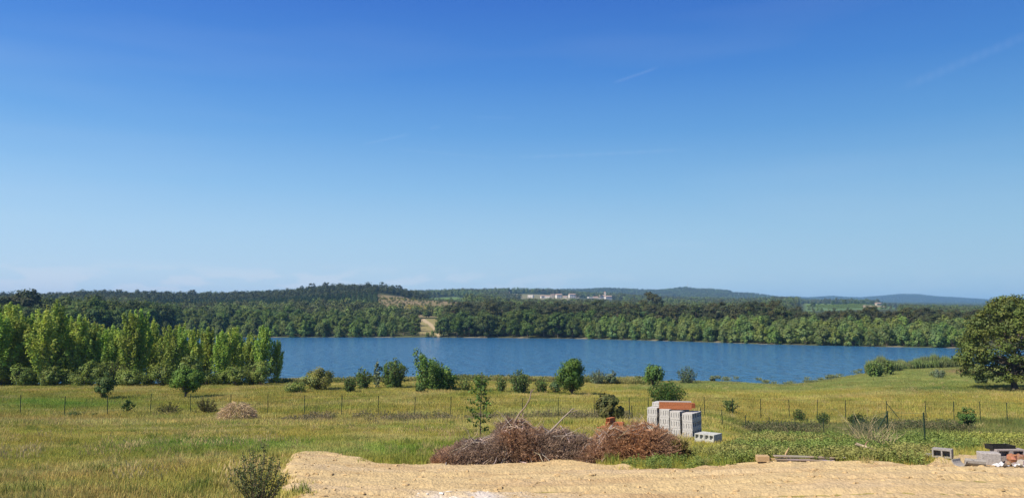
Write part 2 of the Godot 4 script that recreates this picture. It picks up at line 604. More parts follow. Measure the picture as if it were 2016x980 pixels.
# the kinds of tree; each returns [crown, trunk] of a tree standing at the origin
func tree_mesh(kind: String, h: float, w: float, leaf: float, many: float, col: Color) -> Array:
	var cr := MB.new()
	var tr := MB.new()
	var bark := Color(0.13, 0.105, 0.08)
	if kind == "poplar":
		bark = Color(0.2, 0.19, 0.15)
		tr.tube(bent(Vector3.ZERO, Vector3(rnd(-0.2, 0.2), h * 0.93, rnd(-0.2, 0.2)), 0.08, 5), taper(0.11, 0.015, 5), 6, bark)
		var limbs := 26
		for k in limbs:
			var f := float(k) / limbs
			var y0 := h * lerpf(0.04, 0.72, f)
			var a := k * 2.4 + rnd(-0.4, 0.4)
			var out := w * 0.5 * lerpf(1.0, 0.35, f) * rnd(0.55, 1.05)
			var len := h * lerpf(0.48, 0.27, f) * rnd(0.75, 1.15)
			if y0 + len > h: len = h - y0
			var b := Vector3(cos(a) * out, y0 + len, sin(a) * out)
			var o := Vector3(0, y0, 0)
			tr.tube(bent(o, b, 0.08, 3), taper(0.035, 0.008, 3), 4, bark)
			for j in 5:
				var g := 0.2 + 0.2 * j
				var p := o.lerp(b, g) + Vector3(cos(a), 0, sin(a)) * 0.12 * sin(g * PI)
				var s := lerpf(0.40, 0.15, g) * rnd(0.8, 1.2) * w / 2.6
				clump(cr, p, Vector3(s, s * 1.9, s), int(18 * many * lerpf(1.2, 0.7, g)), leaf, 0.75, col, 0.3, 0.35)
		clump(cr, Vector3(0, h * 0.93, 0), Vector3(0.22, h * 0.09, 0.22), int(40 * many), leaf, 0.75, col, 0.2, 0.4)
	elif kind == "willow":
		for k in 4:
			var a := k * 1.6 + rng.randf()
			tr.tube(bent(Vector3(cos(a) * 0.1, 0, sin(a) * 0.1), Vector3(cos(a) * w * 0.25, h * 0.7, sin(a) * w * 0.25), 0.15, 3), taper(0.09, 0.02, 3), 5, bark)
		for k in 38:
			var y := pow(rng.randf(), 0.8)
			var rr := sqrt(maxf(0.0, 1.0 - pow(y, 2.2))) * 0.5 * w * lerpf(0.92, 1.0, y)
			var a := rng.randf() * TAU
			var r := rr * pow(rng.randf(), 0.35) * 0.82
			var s := w * 0.15 * rnd(0.7, 1.35)
			clump(cr, Vector3(cos(a) * r, maxf(y * h * 0.92, s * 0.6), sin(a) * r), Vector3(s, s * 1.05, s), int(60 * many), leaf, 0.62, col, 0.4, 0.0, Vector3(0, h * 0.3, 0))
	elif kind == "oak":
		tr.tube(bent(Vector3.ZERO, Vector3(rnd(-0.3, 0.3), h * 0.45, rnd(-0.3, 0.3)), 0.1, 3), taper(h * 0.03, h * 0.018, 3), 7, bark)
		for k in 44:
			var y := rnd(0.16, 1.0)
			var t := (y - 0.16) / 0.84
			var rr := sqrt(maxf(0.02, 1.0 - pow(absf(t - 0.36) / 0.66, 2.2))) * 0.5 * w
			var a := k * 2.4 + rng.randf()
			var r := rr * pow(rng.randf(), 0.3) * 0.86
			var s := w * 0.135 * rnd(0.7, 1.3)
			var p := Vector3(cos(a) * r, y * h * 0.93, sin(a) * r)
			if k % 3 == 0:
				tr.tube(bent(Vector3(0, h * rnd(0.22, 0.44), 0), p, 0.25, 3), taper(h * 0.01, 0.015, 3), 5, bark)
			clump(cr, p, Vector3(s, s * 0.8, s), int(60 * many), leaf, 0.7, col, 0.5, 0.0, Vector3(0, h * 0.4, 0))
	elif kind == "pine":
		bark = Color(0.16, 0.11, 0.085)
		var lean := Vector3(rnd(-0.7, 0.7), h * 0.9, rnd(-0.5, 0.5))
		tr.tube(bent(Vector3.ZERO, lean, 0.2, 4), taper(h * 0.022, 0.03, 4), 6, bark)
		for k in 30:
			var y := rnd(0.3, 1.0)
			var rr := 0.5 * w * pow(sin(clampf((y - 0.2) / 0.95, 0.0, 1.0) * PI), 0.6)
			var a := k * 2.4 + rng.randf()
			var r := rr * pow(rng.randf(), 0.35)
			var p := Vector3(cos(a) * r, y * h * 0.95, sin(a) * r) + lean * Vector3(1, 0, 1) * y
			var s := w * 0.16 * rnd(0.7, 1.3)
			if k % 2 == 0:
				tr.tube(bent(lean * (y * 0.8), p, 0.15, 2), taper(0.06, 0.02, 2), 4, bark)
			clump(cr, p, Vector3(s, s * 0.55, s), int(52 * many), leaf, 0.45, col, 0.8, 0.0, Vector3(lean.x * 0.6, h * 0.45, lean.z * 0.6))
	elif kind == "conifer":
		tr.tube([Vector3.ZERO, Vector3(0, h * 0.9, 0)], [h * 0.02, 0.02], 5, bark)
		for k in 22:
			var y := float(k) / 22.0
			var a := k * 2.4
			var r := w * 0.4 * (1.0 - y)
			var s := w * 0.2 * (1.15 - y)
			clump(cr, Vector3(cos(a) * r * 0.7, h * (0.08 + 0.88 * y), sin(a) * r * 0.7), Vector3(s, s * 0.9, s), int(30 * many), leaf, 0.4, col, 0.3, -0.3)
	elif kind == "lump":        # a wood's crown seen from a kilometre and more
		tr.tube([Vector3.ZERO, Vector3(0, h * 0.6, 0)], [h * 0.03, h * 0.015], 4, bark)
		for k in 12:
			var a := k * 2.4
			var y := rnd(0.3, 0.95)
			var r := w * 0.32 * rng.randf()
			var s := w * 0.24 * rnd(0.8, 1.25)
			clump(cr, Vector3(cos(a) * r, h * y * 0.9, sin(a) * r), Vector3(s, s * 0.8, s), int(22 * many), leaf, 0.7, col, 0.6, 0.0, Vector3(0, h * 0.35, 0))
	return [cr.mesh(), tr.mesh()]

# a bush w wide and h high: style "round", "upright", "spiky", "wedge", "airy"
func bush_mesh(style: String, w: float, h: float, leaf: float, count: int, col: Color) -> Array:
	var cr := MB.new()
	var tr := MB.new()
	var wood := Color(0.12, 0.095, 0.07)
	if style == "round":
		var n := 40
		for k in n:
			var u := unit()
			var r := pow(rng.randf(), 0.42)
			var p := Vector3(u.x * w * 0.40 * r, h * (0.53 + 0.40 * u.y * r), u.z * w * 0.40 * r)
			var s := w * 0.15 * rnd(0.7, 1.25)
			clump(cr, p, Vector3(s, s, s), int(1.3 * count / n), leaf, 0.55, col, 0.4, 0.0, Vector3(0, h * 0.4, 0))
			if k % 3 == 0:
				tr.tube(bent(Vector3(rnd(-0.05, 0.05), 0, rnd(-0.05, 0.05)) * w, p, 0.04 * w, 2), taper(0.02 * h, 0.006 * h, 2), 4, wood)
	elif style == "upright" or style == "wedge":
		var n := 22
		for k in n:
			var a := k * 2.4
			var f := sqrt((k + 0.5) / n)
			var x := cos(a) * f
			var top := h * lerpf(1.0, 0.62, f) * rnd(0.82, 1.0)
			if style == "wedge":
				top = h * lerpf(1.0, 0.42, clampf(x * 0.5 + 0.5, 0.0, 1.0)) * rnd(0.85, 1.0)
			var o := Vector3(x * w * 0.16, 0, sin(a) * f * w * 0.16)
			if style == "wedge": o.x = x * w * 0.38
			var b := Vector3(x * w * 0.46, top, sin(a) * f * w * 0.42)
			tr.tube(bent(o, b, 0.03 * h, 3), taper(0.012 * h, 0.004 * h, 3), 4, wood)
			var parts := 5
			for j in parts:
				var g := 0.12 + 0.86 * j / (parts - 1.0)
				var s := w * lerpf(0.16, 0.085, g) * rnd(0.85, 1.2)
				clump(cr, o.lerp(b, g) - Vector3(0, s * 0.6 * g, 0), Vector3(s, s * 1.5, s), int(float(count) / n / parts), leaf, 0.42, col, 0.25, 0.55)
	elif style == "spiky":
		var n := 46
		for k in n:
			var u := unit()
			u.y = absf(u.y) * 0.9 + 0.1
			var b := Vector3(u.x * w * 0.5, u.y * h * rnd(0.75, 1.0), u.z * w * 0.5)
			tr.tube(bent(Vector3.ZERO, b, 0.04 * h, 3), taper(0.012 * h, 0.004 * h, 3), 4, wood)
			for j in int(float(count) / n):
				var g := rnd(0.3, 1.0)
				var p := b * g
				var a := (b.normalized() + unit() * 0.8).normalized()
				mb_leaf(cr, p, a, leaf, 0.24, tint(col, 0.25))
	elif style == "airy":
		tr.tube(bent(Vector3.ZERO, Vector3(rnd(-0.05, 0.05), h * 0.97, 0), 0.02 * h, 4), taper(0.011 * h, 0.003 * h, 4), 5, wood)
		var n := 20
		for k in n:
			var f := (k + 0.5) / n
			var a := k * 2.4 + rng.randf()
			var o := Vector3(0, h * lerpf(0.12, 0.86, f), 0)
			var len := w * 0.5 * lerpf(1.0, 0.35, absf(f - 0.3) * 1.3) * rnd(0.6, 1.05)
			var b := o + Vector3(cos(a) * len, len * rnd(0.3, 0.75), sin(a) * len)
			tr.tube(bent(o, b, 0.02 * h, 3), taper(0.005 * h, 0.002 * h, 3), 4, wood)
			for j in int(float(count) / n):
				var g := 0.25 + 0.75 * rng.randf()
				var p := o.lerp(b, g) + unit() * 0.04 * h * 0.6
				mb_leaf(cr, p, (unit() + Vector3(0, -0.2, 0)).normalized(), leaf, 0.6, tint(col, 0.25))
	return [cr.mesh(), tr.mesh()]

func mb_leaf(mb: MB, p: Vector3, a: Vector3, size: float, slim: float, col: Color) -> void:
	var s := size * rnd(0.65, 1.3)
	mb.leaf(p, a * s, a.cross(unit()).normalized() * s * slim * 0.5, col)

func plant_tree(called: String, meshes: Array, crown_mat: Material, p: Vector3, scale_: float, label: String, group := "", category := "tree") -> Node3D:
	var o := thing(called, label, category, p - Vector3(0, 0.05, 0), rng.randf() * TAU, group)
	o.scale = Vector3(scale_ * rnd(0.92, 1.08), scale_ * rnd(0.86, 1.16), scale_ * rnd(0.92, 1.08))
	part(o, "trunk", meshes[1], M.bark)
	part(o, "crown", meshes[0], crown_mat)
	return o

# a bush that covers picture columns x0..x1 and reaches row top; it stands where the line of sight through row base meets the ground
func shrub(called: String, style: String, x0: float, x1: float, top: float, base: float, leaf: float, count: int, col: Color, label: String, category := "bush", group := "") -> Node3D:
	var p := spot((x0 + x1) * 0.5, base)
	var m := -p.z / FOCAL
	var ms := bush_mesh(style, (x1 - x0) * m, (base - top) * m, leaf, count, col)
	var o := thing(called, label, category, p - Vector3(0, 0.03, 0), 0.0, group)
	part(o, "stem", ms[1], M.bark)
	part(o, "foliage", ms[0], M.leaf)
	return o

# which landmark of the near shore a far tree stands over
func beyond(px: float) -> String:
	for e in [[120, "over the tall left end of the poplar grove"], [240, "over the middle of the poplar grove"], [345, "over the gap in the poplar grove"], [470, "over the poplars' right half"], [590, "over the lake end of the grove"], [670, "beyond the yellow-green shore bush"], [760, "beyond the thin sapling"], [868, "left of the sandy track"], [960, "right of the sandy track"], [1050, "beyond the sparse young tree"], [1150, "beyond the round tree"], [1240, "beyond the pair of grey willow bushes"], [1320, "below the lone tall pine"], [1420, "beyond the conical grey willow"], [1520, "beyond the open shallows"], [1640, "below the far white house"], [1760, "below the vineyard slope"], [1880, "beyond the reeds of the spit"]]:
		if px < e[0]:
			return e[1]
	return "behind the big oak"

const ORDER := ["first", "second", "third", "fourth", "fifth", "sixth", "seventh", "eighth", "ninth", "tenth", "eleventh", "twelfth", "thirteenth", "fourteenth", "fifteenth", "sixteenth", "seventeenth", "eighteenth", "nineteenth", "twentieth", "twenty-first", "twenty-second", "twenty-third", "twenty-fourth"]

func build_far_trees() -> void:
	var kinds := {}
	for k in 5:
		kinds["willow%d" % k] = tree_mesh("willow", rnd(6.0, 7.2), rnd(5.2, 6.8), 0.50, 1.0, Color(0.180, 0.245, 0.075))
		kinds["oak%d" % k] = tree_mesh("oak", rnd(9.0, 10.5), rnd(8.0, 9.5), 0.62, 1.0, Color(0.090, 0.130, 0.036))
		kinds["pine%d" % k] = tree_mesh("pine", rnd(9.5, 11.0), rnd(6.5, 8.0), 0.80, 1.1, Color(0.080, 0.088, 0.036))
		kinds["aspen%d" % k] = tree_mesh("oak", rnd(8.5, 10.0), rnd(5.5, 7.0), 0.50, 1.0, Color(0.125, 0.175, 0.048))
	var g := "willow"
	# [name, mesh kind, columns, distance beyond the shore, spacing, scale, label, group]
	var belts := [
		["poplar_tree", "aspen", 338, 835, 4, 60, 6.4, 0.6, 1.15, "belt tree", "trees of the belt on the far shore"],
		["willow_tree", "willow", 345, 780, 2, 12, 6.5, 0.7, 1.1, "round willow", "willows at the edge of the far shore"],
		["oak_tree", "oak", 868, 1150, 3, 36, 6.2, 0.6, 1.1, "dark oak", "oaks on the far bank"],
		["shore_pine", "pine", 880, 1260, 38, 110, 7.2, 0.85, 1.1, "dark bank pine", "pines behind the oaks"],
		["shore_willow", "willow", 1148, 1930, 2, 32, 4.3, 0.62, 1.12, "light willow", "willows of the right shore"],
		["forest_pine", "pine", 1270, 2090, 42, 120, 6.4, 0.6, 1.15, "dark pine", "pines behind the willow belt"],
		["bank_oak", "oak", 1160, 1680, 34, 75, 7.0, 0.5, 0.98, "dark broadleaf", "broadleaved trees behind the willow belt"],
		["tall_tree", "oak", -60, 345, 6, 70, 7.5, 0.95, 1.35, "dark shore tree", "big trees behind the poplar grove"],
	]
	for b in belts:
		var count := 0
		var d := 0.0
		var dist: float = b[4]
		var row := 0
		while dist < b[5] and count < 300:
			var px: float = b[2] + rnd(0.0, 20.0)
			while px < b[3] and count < 300:
				d = lut(FAR_SHORE, px) + dist + rnd(-1.5, 1.5)
				var p := at(px, d)
				if not (px > 828.0 and px < 872.0):
					var k := "%s%d" % [b[1], rng.randi() % 5]
					var mats: Array = M[b[1]]
					var sc := rnd(b[7], b[8])
					if b[0] == "poplar_tree":
						sc *= lut([600, 1.0, 720, 0.74, 840, 0.70], px)
					if b[0] == "forest_pine" or b[0] == "bank_oak":
						sc *= lut([1270, 1.0, 1520, 1.0, 1590, 0.74, 1760, 0.76, 1900, 0.88, 2016, 0.9], px)
					var tone := rng.randi() % mats.size()
					var size: String = ["low", "medium", "tall"][clampi(int((sc - b[7]) / (b[8] - b[7]) * 3.0), 0, 2)]
					plant_tree(b[0], kinds[k], mats[tone], p, sc, "%s %s, %s row inland, %s" % [size, b[9], ORDER[mini(row, 20)], beyond(px)], b[10])
					count += 1
				px += b[6] * rnd(0.75, 1.3) / d * FOCAL
			dist += b[6] * rnd(0.75, 1.0)
			row += 1
		print(b[0], " ", count)
	# single ones that stand out
	plant_tree("lone_pine", kinds["pine1"], M.pine[0], at(1285, 430), 1.5, "tall dark pine that rises alone above the wood on the far side")
	var domes := []
	for k in 3:
		domes.append(tree_mesh("oak", 10.0, 8.6, 0.62, 1.2, Color(0.062, 0.072, 0.030)))
	for k in 6:
		plant_tree("hilltop_pine", domes[k % 3], M.pine[k % 2], at([-14.0, 8.0, 37.0, 56.0, 72.0, 90.0][k], 266.0 + 4.0 * k), [1.45, 1.5, 1.75, 1.55, 1.4, 1.1][k], "dark rounded pine above the left end of the grove, %s from the left" % ORDER[k], "dark pines above the poplar grove")
	for k in 8:
		var px: float = [600, 640, 676, 712, 748, 772, 842, 852][k]
		plant_tree("shore_bush", kinds["willow%d" % (k % 5)], M.willow[k % 3], at(px, lut(FAR_SHORE, px) + 1.5), rnd(0.28, 0.45), "small pale bush at the far water line, %s from the left" % ORDER[k], "small bushes at the far water line", "bush")
	# the skyline of the wooded hill
	var sky_px := [98, 150, 170, 232, 290, 352, 380, 402, 428, 470, 505, 528, 556, 592, 612, 640, 668, 698, 728, 752, 786]
	for k in sky_px.size():
		plant_tree("skyline_pine", kinds["pine%d" % (k % 5)], M.pine[k % 3], at(sky_px[k], 846.0 + rnd(-8, 8)), rnd(0.8, 1.15), "umbrella pine on the crest of the wooded hill, %s from the left" % ORDER[k], "umbrella pines on the hill crest")
	# woods that read as one mass
	var lumps := []
	for k in 4:
		lumps.append(tree_mesh("lump", 8.0, 7.5, 1.0, 1.0, Color(0.090, 0.112, 0.040)))
	var cone := tree_mesh("conifer", 7.0, 4.2, 0.8, 1.0, Color(0.070, 0.108, 0.045))
	var tf := [[], [], [], []]
	var co := [[], [], [], []]
	var add := func(px: float, d: float, sc: float, col: Color) -> void:
		var p := at(px, d)
		var k := rng.randi() % 4
		tf[k].append(Transform3D(Basis(Vector3.UP, rng.randf() * TAU).scaled(Vector3(sc, sc * rnd(0.85, 1.2), sc)), p))
		co[k].append(col * rnd(0.75, 1.25))
	var dist2 := 400.0
	while dist2 < 6200.0:
		var gap := 5.0 + dist2 * 0.0034
		var px := -160.0 + rnd(0, 10)
		while px < 2180.0:
			px += gap * rnd(0.7, 1.35) / dist2 * FOCAL
			var dd := dist2 + rnd(-0.5, 0.5) * gap
			var q := at(px, dd)
			if dd < lut(FAR_SHORE, px) + 60.0:
				continue
			var lc := land_color(q.x, q.z)
			var open := lc.r > 0.11 and dd > 480.0
			if dd < 480.0 and (lc.r > 0.12 or (px > 560 and px < 650)):
				open = true
			if dd > 560.0 and dd < 715.0 and px > 290.0 and px < 742.0:
				continue
			if open:
				continue
			if dd > 1230.0 and dd < 1575.0 and px > 1025.0 and px < 1215.0 and rng.randf() < (1.0 if dd < 1500.0 else 0.7):
				continue
			if dd > 520.0 and dd < 1600.0 and px > 1570.0 and px < 1770.0 and rng.randf() < 0.97:
				continue
			# fields and gaps on the slopes below the village
			if dd > 900.0 and dd < 2200.0 and noise_b.get_noise_2d(q.x * 0.03, q.z * 0.03) > 0.25:
				continue
			var sc := gap / 6.2 * rnd(0.72, 1.12) if dd > 1000.0 else rnd(0.7, 1.15)
			if dd > 1000.0:
				sc = minf(sc, 1.5)
			if px > 838.0 and px < 955.0 and dd > 740.0 and dd < 1010.0:
				sc *= 0.45
			if dd >= 900.0 and dd < 2200.0 and px > 1730.0:
				sc *= 0.6
			if dd < 900.0 and px > 1540.0:
				sc *= 0.6
			if dd > 2200.0 and px > 1440.0:
				sc *= 0.6
			if dd > 880.0 and dd < 1260.0 and px > 1000.0 and px < 1230.0:
				sc *= 0.65
			var base := Color(1.0, 1.0, 1.0)
			var m := noise_a.get_noise_2d(q.x * 0.2, q.z * 0.2)
			if m > 0.1: base = Color(1.25, 1.45, 1.1)
			elif m < -0.25: base = Color(0.85, 0.8, 0.85)
			if px < 840.0 and dd > 700.0 and dd < 1000.0: base = Color(0.62, 0.64, 0.66)
			add.call(px, dd, sc, base)
		dist2 += gap * (0.8 if dist2 < 1000.0 else 1.2)
	for k in 4:
		scatter("forest", ["dark woods covering the hills across the lake", "woods of rounded crowns on the far hills", "woods mixed over the far slopes and ridges", "woods of scattered crowns on the far hills"][k], lumps[k][0], M.far_leaf, tf[k], co[k], "woods")
	# the plantation in rows on the hill
	var rt := []
	var rc := []
	for i in 26:
		for j in 95:
			var x := -330.0 + j * 4.6 + (i % 2) * 1.0 + i * 1.1
			var z := -562.0 - i * 6.0
			var q := column(x, z)
			if q.x < 285.0 or q.x > 742.0:
				continue
			rt.append(Transform3D(Basis(Vector3.UP, rng.randf() * TAU).scaled(Vector3.ONE * rnd(0.8, 1.05)), Vector3(x, ground(x, z), z)))
			rc.append(Color(0.95, 1.0, 0.95) * rnd(0.85, 1.15))
	scatter("plantation_forest", "rows of young conifers planted on the hill slope", cone[0], M.far_leaf, rt, rc, "plantation")
	# the vineyard's rows, with a few trees left between the fields
	var vt := []
	var vc := []
	for i in 62:
		for j in 40:
			var x := 375.0 + j * 3.6 + i * 0.5
			var z := -930.0 - i * 6.5
			var q := column(x, z)
			if q.x < 1588.0 or q.x > 1752.0 or (q.y > 1240.0 and q.x < 1685.0) or (q.x > 1698.0 and q.y < 1110.0):
				continue
			var s := rnd(0.13, 0.2)
			vt.append(Transform3D(Basis(Vector3.UP, rng.randf() * TAU).scaled(Vector3(s * 2.2, s, s)), Vector3(x, ground(x, z), z)))
			vc.append(Color(1.6, 1.9, 1.1) * rnd(0.8, 1.2))
	scatter("vineyard_shrubbery", "rows of vines on the green slope beyond the right wood", lumps[0][0], M.far_leaf, vt, vc, "vineyard")
	for e in [[1612, 1235], [1625, 1238], [1640, 1235], [1652, 1240], [1675, 1236], [1684, 1180], [1690, 1110], [1662, 1050], [1700, 1240], [1716, 1245], [1742, 1140], [1600, 1010]]:
		plant_tree("field_tree", kinds["oak%d" % (rng.randi() % 5)], M.oak[rng.randi() % 5], at(e[0], e[1]), rnd(0.45, 0.8), "small dark tree between the far fields, %s from their left end" % ORDER[int((e[0] - 1596) / 8.0)], "trees between the far fields")
	# heath: dark dots of bushes, and broom in flower
	var bt := []
	var bc := []
	for k in 420:
		var q := at(rnd(745, 905), rnd(545, 745))
		var s := rnd(0.12, 0.3)
		bt.append(Transform3D(Basis(Vector3.UP, rng.randf() * TAU).scaled(Vector3(s * 1.3, s, s * 1.3)), q))
		bc.append(Color(1.0, 1.1, 0.8) * rnd(0.8, 1.3))
	for k in 170:
		var q := at(rnd(796, 842), rnd(628, 652)) if k < 110 else at(rnd(745, 830), rnd(690, 725))
		var s := rnd(0.07, 0.15)
		bt.append(Transform3D(Basis(Vector3.UP, rng.randf() * TAU).scaled(Vector3(s * 1.4, s, s * 1.4)), q))
		bc.append(Color(5.0, 3.4, 0.6) if k < 110 else Color(3.8, 2.9, 0.8))
	scatter("heath_shrubbery", "low heath bushes and yellow broom on the open brown slope", lumps[1][0], M.far_leaf, bt, bc, "heath")

func build_grove() -> void:
	var kinds := []
	for k in 5:
		kinds.append(tree_mesh("poplar", rnd(7.6, 8.4), rnd(3.6, 4.4), 0.22, 2.4, Color(0.340, 0.440, 0.085)))
	# [column, distance, height]
	var spots := [[548, 90, 5.2], [520, 89, 6.6], [497, 91, 6.3], [461, 92, 7.6], [440, 89, 6.2], [412, 93, 6.6], [385, 90, 6.4], [356, 92, 7.2], [338, 89, 6.0], [303, 93, 7.3], [279, 90, 8.2], [258, 88, 7.6], [236, 92, 7.3], [212, 90, 7.0],
		[188, 93, 6.6], [158, 89, 8.1], [134, 92, 7.5], [112, 90, 8.6], [92, 87, 9.2], [66, 91, 8.0], [44, 88, 8.6], [22, 90, 9.4], [2, 86, 9.2], [-22, 90, 9.3]]
	for i in spots.size():
		var s: Array = spots[i]
		var p := at(s[0], s[1])
		plant_tree("poplar", kinds[i % 5], M.poplar[i % 3], p, s[2] / 8.0, "yellow-green poplar of the left grove, %s counted from its lake end" % ORDER[i], "poplars of the grove on the left")
	for i in 20:
		var px := -20.0 + 27.0 * i + rnd(-7, 7)
		var p := at(px, 96.0 + rnd(-1, 1.5))
		plant_tree("poplar", kinds[i % 5], M.poplar[(i + 1) % 3], p, lut([-20, 1.05, 150, 0.92, 300, 0.84, 460, 0.74, 520, 0.6], px), "yellow-green poplar in the rear row of the left grove, %s from the left" % ORDER[i], "poplars of the rear row on the left")
	# undergrowth between the trunks
	for i in 24:
		var px := 4.0 + 22.5 * i + rnd(-8, 8)
		var p := at(px, 85.5 + rnd(-1.5, 2.5))
		var w := rnd(2.0, 3.4)
		var ms := bush_mesh("upright" if i % 3 == 1 else "round", w, rnd(1.4, 3.6), 0.22, 1500, Color(0.165, 0.225, 0.05))
		var o := thing("grove_bush", "dark leafy bush under the poplars, %s from the left edge" % ORDER[i], "bush", p, 0.0, "bushes under the poplars")
		part(o, "stem", ms[1], M.bark)
		part(o, "foliage", ms[0], M.leaf)

func build_shrubs() -> void:
	var mid := Color(0.115, 0.182, 0.046)
	var dark := Color(0.068, 0.115, 0.030)
	var light := Color(0.182, 0.236, 0.061)
	var grey := Color(0.155, 0.203, 0.115)
	var yellow := Color(0.203, 0.223, 0.061)
	shrub("shore_shrub", "round", 588, 662, 724, 770, 0.22, 2600, yellow, "broad yellow-green bush at the shore right of the poplars")
	shrub("bramble", "round", 556, 612, 752, 774, 0.18, 1200, light, "low bright bramble in front of the yellow-green shore bush")
	shrub("shore_shrub", "upright", 674, 703, 738, 775, 0.20, 900, dark, "small dark green bush left of the pointed sapling by the water")
	shrub("shore_sapling", "upright", 696, 733, 717, 768, 0.22, 1300, mid, "pointed young tree behind the small dark shore bush", "tree")
	shrub("shore_sapling", "airy", 733, 750, 705, 766, 0.26, 200, grey, "thin grey-green sapling beside the big upright shore bush", "tree")
	shrub("shore_shrub", "upright", 745, 802, 695, 766, 0.24, 3800, mid, "big upright green bush between thin sapling and leaning tree")
	shrub("shore_tree", "wedge", 812, 897, 687, 769, 0.28, 6000, Color(0.115, 0.203, 0.046), "wedge-shaped green tree sloping down towards the right by the lake", "tree")
	shrub("shore_shrub", "round", 814, 840, 756, 774, 0.16, 600, dark, "dark low bush at the foot of the wedge-shaped tree")
	shrub("shore_shrub", "upright", 899, 930, 740, 771, 0.20, 700, light, "light green bush right of the wedge-shaped tree")
	shrub("shore_shrub", "upright", 930, 962, 732, 772, 0.22, 800, mid, "green shore bush behind the sparse young tree")
	shrub("shore_shrub", "upright", 975, 998, 737, 774, 0.20, 700, mid, "narrow shore bush right of the sparse young tree")
	shrub("shore_shrub", "upright", 1000, 1046, 721, 776, 0.23, 1800, Color(0.101, 0.155, 0.049), "pointed shore bush, tallest between sparse young tree and round tree")
	shrub("shore_shrub", "upright", 1052, 1080, 738, 776, 0.20, 800, mid, "narrow pointed bush left of the round tree by the water")
	shrub("shore_shrub", "round", 1080, 1108, 746, 777, 0.20, 700, Color(0.095, 0.149, 0.054), "low bush against the left foot of the round tree")
	shrub("willow_shrub", "upright", 1158, 1194, 722, 758, 0.20, 1200, grey, "grey-green willow bush at the shore right of the round tree")
	shrub("willow_shrub", "round", 1190, 1218, 728, 758, 0.20, 900, grey, "smaller grey-green willow bush, right one of the shore pair")
	shrub("shore_tree", "round", 1264, 1312, 714, 764, 0.24, 1900, Color(0.121, 0.209, 0.049), "bright green small tree at the shore above the block stack", "tree")
	shrub("dark_shrub", "upright", 1273, 1352, 740, 803, 0.17, 4200, Color(0.061, 0.119, 0.023), "glossy dark green bush directly behind the block stack")
	shrub("willow_shrub", "upright", 1331, 1374, 714, 756, 0.20, 1500, Color(0.101, 0.155, 0.074), "conical grey-green willow by the lake right of the dark bush")
	shrub("shore_shrub", "round", 1395, 1411, 738, 752, 0.2, 260, grey, "tiny round bush at the edge of the water")
	shrub("shore_shrub", "round", 1830, 1864, 726, 746, 0.18, 900, grey, "grey-green bush in front of the reeds on the spit")
	shrub("shore_shrub", "round", 1918, 1950, 739, 758, 0.18, 800, Color(0.101, 0.149, 0.074), "dull green bush left of the big oak's trunk")
	shrub("dark_shrub", "round", 1170, 1232, 776, 830, 0.20, 3000, Color(0.101, 0.111, 0.035), "spiky brownish-green bush by the fence behind the orange bricks")
	shrub("field_shrub", "airy", 1419, 1456, 787, 815, 0.12, 800, Color(0.128, 0.182, 0.051), "light green bush in the meadow right of the block stack")
	shrub("field_shrub", "upright", 1561, 1589, 800, 831, 0.12, 900, dark, "small dark bush on the right fence line, left one of two")
	shrub("field_shrub", "upright", 1607, 1636, 805, 838, 0.12, 900, dark, "small dark bush on the right fence line, right one of two")
	shrub("field_shrub", "round", 1664, 1712, 816, 838, 0.13, 1000, Color(0.061, 0.088, 0.030), "low dark bush spreading along the ditch in the right meadow")
	shrub("field_shrub", "round", 1716, 1752, 822, 838, 0.13, 600, Color(0.068, 0.095, 0.034), "low dark bush at the foot of the braced fence post")
	shrub("field_sapling", "round", 1884, 1926, 797, 851, 0.11, 1500, Color(0.081, 0.149, 0.034), "dark leafy sapling in the weeds at the right", "tree")
	shrub("field_shrub", "airy", 236, 263, 786, 816, 0.13, 500, dark, "small dark weed bush behind the left fence")
	shrub("field_shrub", "spiky", 306, 360, 789, 816, 0.16, 900, Color(0.088, 0.095, 0.032), "flat sparse dark bush at the fence left of the round tree's trunk")
	shrub("field_conifer", "spiky", 383, 424, 778, 816, 0.16, 1500, Color(0.115, 0.111, 0.032), "yellowish spreading conifer beside the fence near the straw heap", "conifer")
	shrub("field_shrub", "round", 124, 166, 811, 823, 0.10, 600, dark, "low green clump of weeds under the left fence", "weeds")
	shrub("field_shrub", "round", 172, 192, 812, 822, 0.10, 300, dark, "smaller clump of weeds under the left fence", "weeds")
	shrub("round_tree", "round", 180, 226, 730, 787, 0.18, 2000, Color(0.081, 0.128, 0.035), "small dark round tree in front of the poplar grove", "tree")
	shrub("reed_clump", "upright", 1706, 1742, 704, 744, 0.34, 1500, Color(0.13, 0.20, 0.055), "tall leafy cane clump at the tip of the spit", "reeds")
	shrub("reed_clump", "upright", 1736, 1764, 702, 740, 0.34, 1100, Color(0.15, 0.21, 0.06), "spiky cane clump just right of the leafy one on the spit", "reeds")
	# trees with a clear trunk
	standing("round_tree", 363, 786, 334, 401, 720, 772, Color(0.115, 0.209, 0.035), "bright green round tree with thin trunk before the poplar grove", 3600, 0.20)
	standing("round_tree", 1128, 780, 1087, 1157, 702, 770, Color(0.088, 0.162, 0.032), "round dense green tree on a short trunk at the water's edge", 4200, 0.22)
	# the sparse young tree in front of the fence
	shrub("young_tree", "airy", 912, 980, 733, 862, 0.125, 440, Color(0.115, 0.189, 0.041), "sparse young tree with thin stem behind the brush pile", "tree")
	# the bush at the bottom edge
	var p := spot(508, 1004)
	var m := -p.z / FOCAL
	var fb := MB.new()
	var ft := MB.new()
